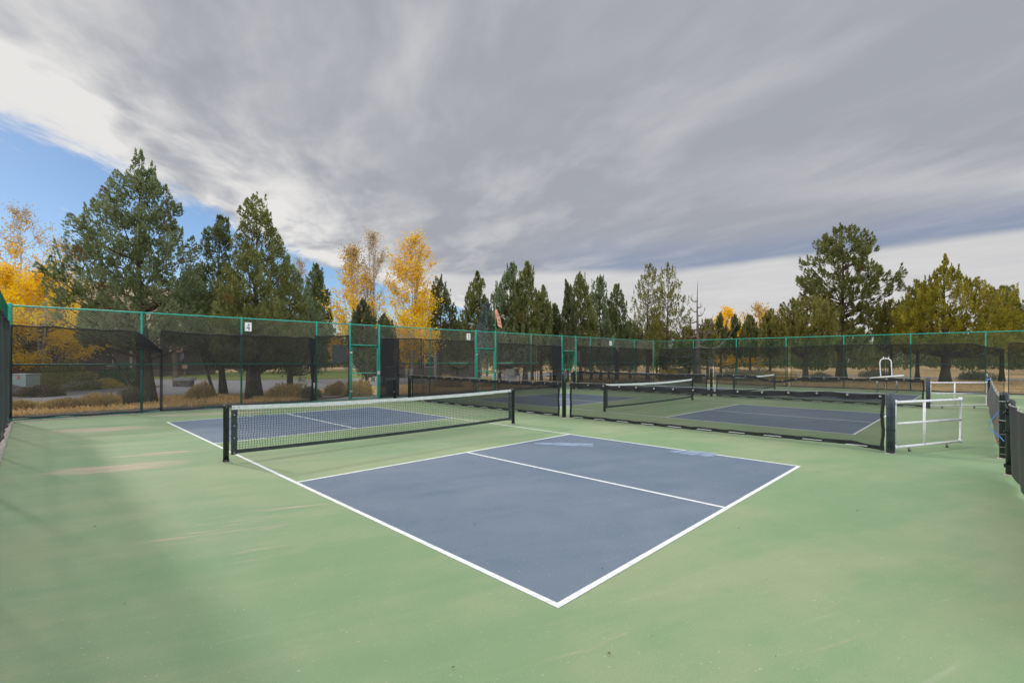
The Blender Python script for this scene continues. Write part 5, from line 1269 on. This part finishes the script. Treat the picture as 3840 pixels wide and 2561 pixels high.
for i, (xd, d, top, hw, kd, lab) in enumerate([
    (1050, 41, 742, 26, 'green', 'low juniper filling the gap left of the number 5 sign'),
    (1148, 40, 738, 24, 'olive', 'low olive juniper right behind the small blue spruce'),
    (1222, 41, 744, 26, 'green', 'low juniper behind the feet of the two junipers grown together'),
    (1290, 41, 742, 26, 'blue', 'low grey green juniper left of the pointed juniper at the third gate'),
    (1357, 42, 744, 24, 'olive', 'low olive juniper between the third gate juniper and the ragged one'),
    (1398, 44, 748, 22, 'green', 'low juniper between the ragged and the bushy dark junipers'),
    (1447, 44, 738, 24, 'blue', 'low grey green juniper left of the airy pair'),
    (1508, 47, 738, 34, 'green', 'low broad juniper behind the foot of the airy pair'),
    (1582, 45, 752, 26, 'olive', 'low olive juniper between the airy pair and the dead tree')]):
    conifer(J, lab, 'tree', xd, d, top, [(top + 14, xd - hw * .7, xd + hw * .6), (top + 40, xd - hw, xd + hw), (835, xd - hw, xd + hw), (848, xd - hw * .7, xd + hw * .7)], kd, 120 + i, 95, 75, 0.42, (0.08, 0.22), 0.13)
# ---- right
conifer(J, 'short dark pointed juniper in front of the distant golden aspens', 'tree', 1655, 52, 721, [(745, 1645, 1665), (780, 1638, 1675), (815, 1640, 1675)], 'dark', 33, 60, 70, 0.45, (0.1, 0.3), 0.14)
conifer(J, 'short slender juniper in the middle of the distant golden aspens', 'tree', 1690, 52, 724, [(745, 1682, 1698), (780, 1675, 1705), (815, 1675, 1705)], 'dark', 34, 55, 70, 0.42, (0.1, 0.3), 0.14)
conifer(J, 'short broad juniper at the right of the distant golden aspens', 'tree', 1722, 50, 726, [(750, 1708, 1740), (785, 1700, 1748), (815, 1702, 1745)], 'green', 35, 80, 70, 0.45, (0.1, 0.3), 0.14)
conifer(J, 'olive pointed juniper left of the low spreading one', 'tree', 1768, 46, 712, [(740, 1752, 1785), (780, 1742, 1797), (815, 1745, 1790)], 'olive', 36, 110, 75, 0.42, (0.09, 0.27), 0.15)
conifer(J, 'thin olive juniper behind the dead tree', 'tree', 1625, 44, 735, [(760, 1605, 1642), (790, 1598, 1650), (818, 1600, 1645)], 'olive', 37, 80, 70, 0.42, (0.09, 0.27), 0.15)
aspen('distant golden aspen clump behind the short dark junipers', 1668, 66, 716, [(735, 1640, 1700), (770, 1635, 1705), (800, 1640, 1700)], ('gold', 0.9, 'gold', 0.97, 'amber'), 8, 50, 5000, 3, 0.22, dens=(1, 1))
aspen('distant pale golden aspen with a sparse top, right of the clump', 1742, 66, 704, [(725, 1705, 1785), (760, 1700, 1790), (800, 1705, 1785)], ('gold', 0.6, 'amber', 0.85, 'brown'), 9, 60, 4600, 3, 0.20, dens=(1.2, 0.7))
conifer(J, 'low spreading juniper left of the big round topped one', 'tree', 1850, 41, 684, [(704, 1797, 1898), (730, 1786, 1915), (770, 1785, 1915), (805, 1800, 1900)], 'olive', 38, 220, 85, 0.42, (0.08, 0.24), 0.26, nlimb=40)
conifer(J, 'big round topped juniper with spreading side limbs, at right behind the fence', 'tree', 1932, 45, 520, [(535, 1888, 1968), (560, 1876, 1990), (580, 1868, 2008), (600, 1846, 1985), (625, 1842, 2020), (645, 1838, 2052), (670, 1848, 2045), (700, 1868, 2012), (750, 1878, 2005), (800, 1890, 1990)],
    'green', 39, 340, 105, 0.50, (0.085, 0.26), 0.42, inner=0.08, nlimb=60, up=0.8, bare=8)
conifer(J, 'low olive juniper in the gap right of the big round topped one', 'tree', 2045, 46, 690, [(720, 2012, 2078), (760, 2002, 2100), (805, 2010, 2090)], 'olive', 40, 150, 80, 0.45, (0.09, 0.27), 0.2)
conifer(J, 'narrow dark olive juniper left of the broad yellow olive one', 'tree', 2106, 44, 644, [(670, 2090, 2122), (710, 2075, 2135), (760, 2068, 2140), (805, 2075, 2135)], 'olive', 41, 150, 80, 0.42, (0.085, 0.26), 0.18)
conifer(J, 'broad yellow olive juniper with a thin spire, at far right', 'tree', 2170, 38, 585, [(615, 2158, 2182), (635, 2150, 2205), (650, 2138, 2228), (680, 2108, 2270), (715, 2082, 2300), (760, 2072, 2312), (800, 2090, 2300)],
    'yolive', 42, 460, 90, 0.40, (0.07, 0.21), 0.34, nlimb=60)
conifer(J, 'rounded dark olive juniper behind the right shoulder of the broad one', 'tree', 2300, 42, 660, [(680, 2272, 2326), (720, 2262, 2336), (770, 2260, 2340), (805, 2270, 2330)], 'olive', 43, 150, 80, 0.42, (0.085, 0.26), 0.2)
conifer(J, 'olive juniper cut by the right picture edge', 'tree', 2368, 40, 690, [(720, 2338, 2410), (760, 2328, 2430), (805, 2335, 2420)], 'yolive', 44, 150, 80, 0.42, (0.085, 0.26), 0.22)
# second thinner trunk beside the largest juniper
c = P2(322, 20.3); o = MB().tube([(c[0], c[1], -0.05), (c[0] + .05, c[1], 1.6), (c[0] + 0.1, c[1] + 0.05, 3.2), (c[0] + 0.25, c[1], 5.0)], [0.20, 0.15, 0.12, 0.04], 9).build('tree_trunk', M['bark'], None, True)
tag(o, 'second bare trunk just left of the largest juniper trunk', 'tree trunk')

# ---- dead tree
def snag():
    xc, d = 1601, 39; c = P2(xc, d); H = HZ(xc, 645, d); rg = random.Random(4)
    r = thing('dead_tree', (c[0], c[1], 0), 'bare dead tree with upturned branches behind the far corner of the fence', 'tree')
    pts = [(c[0] + 0.03 * math.sin(i), c[1], -0.05 + (H) * i / 10) for i in range(11)]
    MB().tube(pts, [0.44, 0.33, 0.27, 0.21, 0.16, 0.12, 0.085, 0.06, 0.04, 0.028, 0.01], 10).build('trunk', M['bark_dead'], r, True)
    spec = [(0.80, -0.5, .1), (0.74, .35, .1), (0.70, -.6, .35), (0.66, 0.6, .55), (0.60, -1.5, 0.7), (0.57, 1.3, 0.9), (0.52, -0.7, .6), (0.50, 1.5, 0.5), (0.46, -1.6, 0.9), (0.42, 0.9, 1.7), (0.40, 1.1, 1.5), (0.36, 2.7, 2.2), (0.34, -2.3, 0.7),
            (0.31, 2.4, 1.3), (0.29, -2.8, 0.5), (0.27, -1.7, .3), (0.24, 2.0, 0.6), (0.22, -2.2, -0.5), (0.20, 2.6, 0.3), (0.17, -1.5, -0.3), (0.15, 1.4, 0.5)]
    for (f, L, up) in spec:
        L *= 1.35; up *= 1.2
        z = H * f; dy = rg.uniform(-0.6, 0.6) * abs(L); m_ = MB(); p = []
        for q in range(8):
            t_ = q / 7; p.append((c[0] + RX * L * t_ + FX * dy * t_, c[1] + RY * L * t_ + FY * dy * t_, z - 0.22 * abs(L) * math.sin(math.pi * t_) * 0.6 + up * t_ ** 2.6))
        rr = 0.095 * (1 - f * 0.5); m_.tube(p, [rr * (1 - 0.85 * q / 7) for q in range(8)], 5, False)
        for q in range(3, 7):
            if rg.random() < 0.6:
                a = np.array(p[q]); b = a + np.array([rg.uniform(-.3, .3), rg.uniform(-.3, .3), rg.uniform(0.1, 0.5)]); m_.tube([a, b], [0.025, 0.012], 4, False)
        m_.build('branch', M['bark_dead'], r, True)
snag()

# ---- shrubs and brush
GB = 'dry brush clumps beyond the fences'
for i, (xd, d, r, h, mt, lab) in enumerate([
    (40, 16.0, 0.5, 0.3, 'rabbit', 'low straw coloured brush at the left end of the fence foot'),
    (150, 16.6, 0.6, 0.34, 'rabbit', 'small straw coloured brush clump below the mint green cabinet'),
    (228, 17.2, 0.65, 0.55, 'rabbit', 'tall golden brush clump in front of the two left trunks'),
    (300, 18.3, 0.5, 0.75, 'sage', 'grey upright brush at the foot of the largest juniper'),
    (462, 20.4, 0.55, 0.85, 'rabbit', 'small golden brush left of the third trunk from the left'),
    (665, 21.2, 0.95, 0.85, 'rabbit', 'big rounded golden brush beside the widest trunk'),
    (712, 21.2, 0.45, 0.55, 'sage', 'small grey brush right of the big rounded golden one'),
    (775, 23.0, 0.6, 0.75, 'rabbit', 'golden brush just left of the first gate'),
    (822, 22.5, 0.75, 0.95, 'rabbit', 'pale golden brush seen through the first gate'),
    (1030, 30, 0.9, 0.8, 'rabbit', 'pale brush seen above the nearer divider left of the second gate'),
    (1117, 30, 0.9, 0.7, 'rabbit', 'pale golden brush seen through the second gate'),
    (1535, 44, 1.2, 1.0, 'yshrub', 'rounded yellow green brush behind the far corner'),
    (1553, 46, 1.4, 1.3, 'sage', 'grey brush behind the rounded yellow green one'),
    (1690, 42, 2.2, 1.1, 'sage', 'long grey brush row right of the dead tree'),
    (1740, 46, 2.2, 1.1, 'sage', 'grey brush further right of the dead tree'),
    (1790, 44, 1.6, 0.8, 'rabbit', 'golden brush left of the big round topped juniper trunk'),
    (1885, 40, 1.2, 0.8, 'sage', 'low grey brush at the left foot of the big round topped juniper'),
    (2010, 50, 1.5, 1.0, 'sage', 'pale brush right of the big round topped juniper trunk'),
    (2240, 44, 1.4, 1.0, 'sage', 'dark brush under the broad yellow olive juniper')]):
    shrub('brush_clump', lab, xd, d, r, h * (0.85 if d < 25 else 1), M[mt], 60 + i, 2300, (0.022 + d * 0.0006, 0.22), True, GB)
shrub('clipped_shrub', 'dark green clipped low hedge shrub across the road', 245, 32, 0.95, 1.15, M['boxwood'], 90, 2600, (0.07, 0.1), False, 'clipped shrubs across the road')
shrub('clipped_shrub', 'bright green rounded shrub left of the two left trunks', 292, 29.5, 1.05, 1.25, M['boxwood'], 91, 3000, (0.07, 0.1), False, 'clipped shrubs across the road')
shrub('yellow_shrub', 'low yellow green shrub between the clipped shrubs', 240, 27.6, 0.9, 0.62, M['yshrub'], 92, 1600, (0.05, 0.12), False)
shrub('red_shrub', 'crimson shrub behind the mint green cabinet', 80, 30, 1.4, 2.3, M['redshrub'], 93, 2600, (0.09, 0.12), False)
shrub('brown_shrub', 'brown rounded shrub right of the mint green cabinet', 98, 21.6, 0.75, 0.55, M['brownshrub'], 94, 2600, (0.04, 0.1), False)
shrub('juniper_bush', 'wide low olive green juniper bush across the road', 148, 25.8, 1.5, 1.7, JUN['olive'], 95, 5200, (0.05, 0.14), False, cat='bush')
shrub('brown_shrub', 'dull purple brown shrub behind the low juniper bush', 175, 30, 1.3, 2.0, M['brownshrub'], 96, 2400, (0.06, 0.12), False)
shrub('yellow_shrub', 'golden brown shrub left of the mint green cabinet', 30, 24.5, 0.9, 0.9, M['yshrub'], 97, 1800, (0.05, 0.12), False)

# ---- dry grass (stuff) and far woods (stuff)
def grass():
    rng = np.random.RandomState(3); P = []
    def add(n, fx, dmin, dmax, x0, x1):
        xd = rng.uniform(x0, x1, n); d = rng.uniform(dmin, dmax, n); l = (xd - 1175.5) / 1084.6 * d
        P.append(np.stack([CAM[0] + FX * d + RX * l, CAM[1] + FY * d + RY * l], 1))
    # strip between fence and road
    n = 42000; y = rng.uniform(-34, 6, n); x = 18.3 + rng.uniform(0, 1, n) ** 1.2 * 6.2; P.append(np.stack([x, y], 1))
    n = 16000; y = rng.uniform(-75, -36, n); x = rng.uniform(-14, 26, n); P.append(np.stack([x, y], 1))
    P = np.concatenate(P)
    # patchiness
    den = np.sin(P[:, 0] * 0.9 + 1.3 * np.sin(P[:, 1] * 0.5)) * np.cos(P[:, 1] * 0.75 + np.sin(P[:, 0] * 0.8))
    P = P[den + rng.normal(0, 0.5, len(P)) > -0.45]
    inpath = (P[:, 1] < -5.6) & (P[:, 1] > -9.8) & (P[:, 0] < 22.5); P = P[~inpath]
    n = len(P); h = rng.uniform(0.04, 0.15, n) * (1 + 0.5 * np.sin(P[:, 0] * 1.7) * np.cos(P[:, 1] * 1.1))
    D = np.stack([rng.normal(0, 0.35, n), rng.normal(0, 0.35, n), np.ones(n)], 1)
    C = np.stack([P[:, 0], P[:, 1], h * 0.45 - 0.02], 1)
    D /= np.linalg.norm(D, axis=1, keepdims=True); S_ = np.cross(D, rng.normal(size=(n, 3))); S_ /= np.linalg.norm(S_, axis=1, keepdims=True)
    w = rng.uniform(0.012, 0.03, (n, 1)); hh = h[:, None]
    V = np.stack([C - D * hh * .5 - S_ * w, C - D * hh * .5 + S_ * w, C + D * hh * .55], 1).reshape(-1, 3)
    o = link_mesh('dry_grass', V, np.arange(3 * n).reshape(n, 3), M['drygrass'], None, False, np.repeat(np.clip(rng.uniform(0, 1, n), 0, .95), 3))
    tag(o, 'golden dry grass growing beyond the tall fences', 'grass', None, 'stuff')
grass()
def litter():
    rng = np.random.RandomState(21); n = 150
    x = np.concatenate([rng.uniform(-1.5, 16, 60), 16.1 - np.abs(rng.normal(0, 0.25, 60)), rng.uniform(-1.8, 5, 30)]); y = np.concatenate([rng.uniform(-12, 2.6, 60), rng.uniform(-12, 2.7, 60), rng.uniform(-8, 1.5, 30)])
    a = rng.uniform(0, 6.28, n); l = rng.uniform(0.006, 0.014, n); V = []
    for i in range(n):
        c_, s_ = math.cos(a[i]) * l[i], math.sin(a[i]) * l[i]; z = 0.011
        V += [(x[i] - c_, y[i] - s_, z), (x[i] + s_ * .5, y[i] - c_ * .5, z + 0.006), (x[i] + c_, y[i] + s_, z), (x[i] - s_ * .5, y[i] + c_ * .5, z + 0.004)]
    o = link_mesh('leaf_litter', V, np.arange(4 * n).reshape(n, 4), M['brownshrub'], None, False, np.repeat(rng.uniform(0, 1, n), 4))
    tag(o, 'tiny dry leaf scraps scattered on the court and along the fence foot', 'leaf litter', None, 'stuff')
litter()
def woods():
    rng = np.random.RandomState(8); Vs = []; Ts = []; tv = []; tf_ = []; k0 = 0
    tr = MB()
    X = np.concatenate([np.arange(380, 2500, 24), np.arange(760, 2500, 31)])
    for i, xd in enumerate(X):
        d = rng.uniform(62, 120) if xd > 1000 else rng.uniform(56, 90); xd = xd + rng.uniform(-10, 10); c = P2(xd, d)
        top = rng.uniform(742, 790) if xd > 1000 else rng.uniform(735, 790)
        H = HZ(xd, top, d); R = rng.uniform(0.22, 0.42) * H; n = 620
        zf = rng.uniform(0.12, 1, n); ang = rng.uniform(0, 6.28, n); r = R * np.sin(np.clip(zf, 0, 1) ** 0.6 * math.pi * 0.98) ** 0.7 * np.sqrt(rng.uniform(0.2, 1, n)) * (1 + .25 * np.sin(ang * 3 + i))
        pos = np.stack([c[0] + r * np.cos(ang), c[1] + r * np.sin(ang), H * zf], 1)
        D = np.stack([np.cos(ang) * .5, np.sin(ang) * .5, np.ones(n)], 1) + rng.normal(size=(n, 3)) * .4
        V, _ = leaf_quads(pos, D, 0.26, 0.62, rng); Vs.append(V); Ts.append(np.clip(rng.uniform(0, .5) + rng.normal(0.25, .2, n), 0, .87))
    V = np.concatenate(Vs); T = np.concatenate(Ts)
    o = link_mesh('far_woods', V, np.arange(len(V)).reshape(-1, 4), JUN['green'], None, False, np.repeat(T, 4))
    tag(o, 'distant juniper woods closing the horizon behind the nearer trees', 'woods', None, 'stuff')
woods()
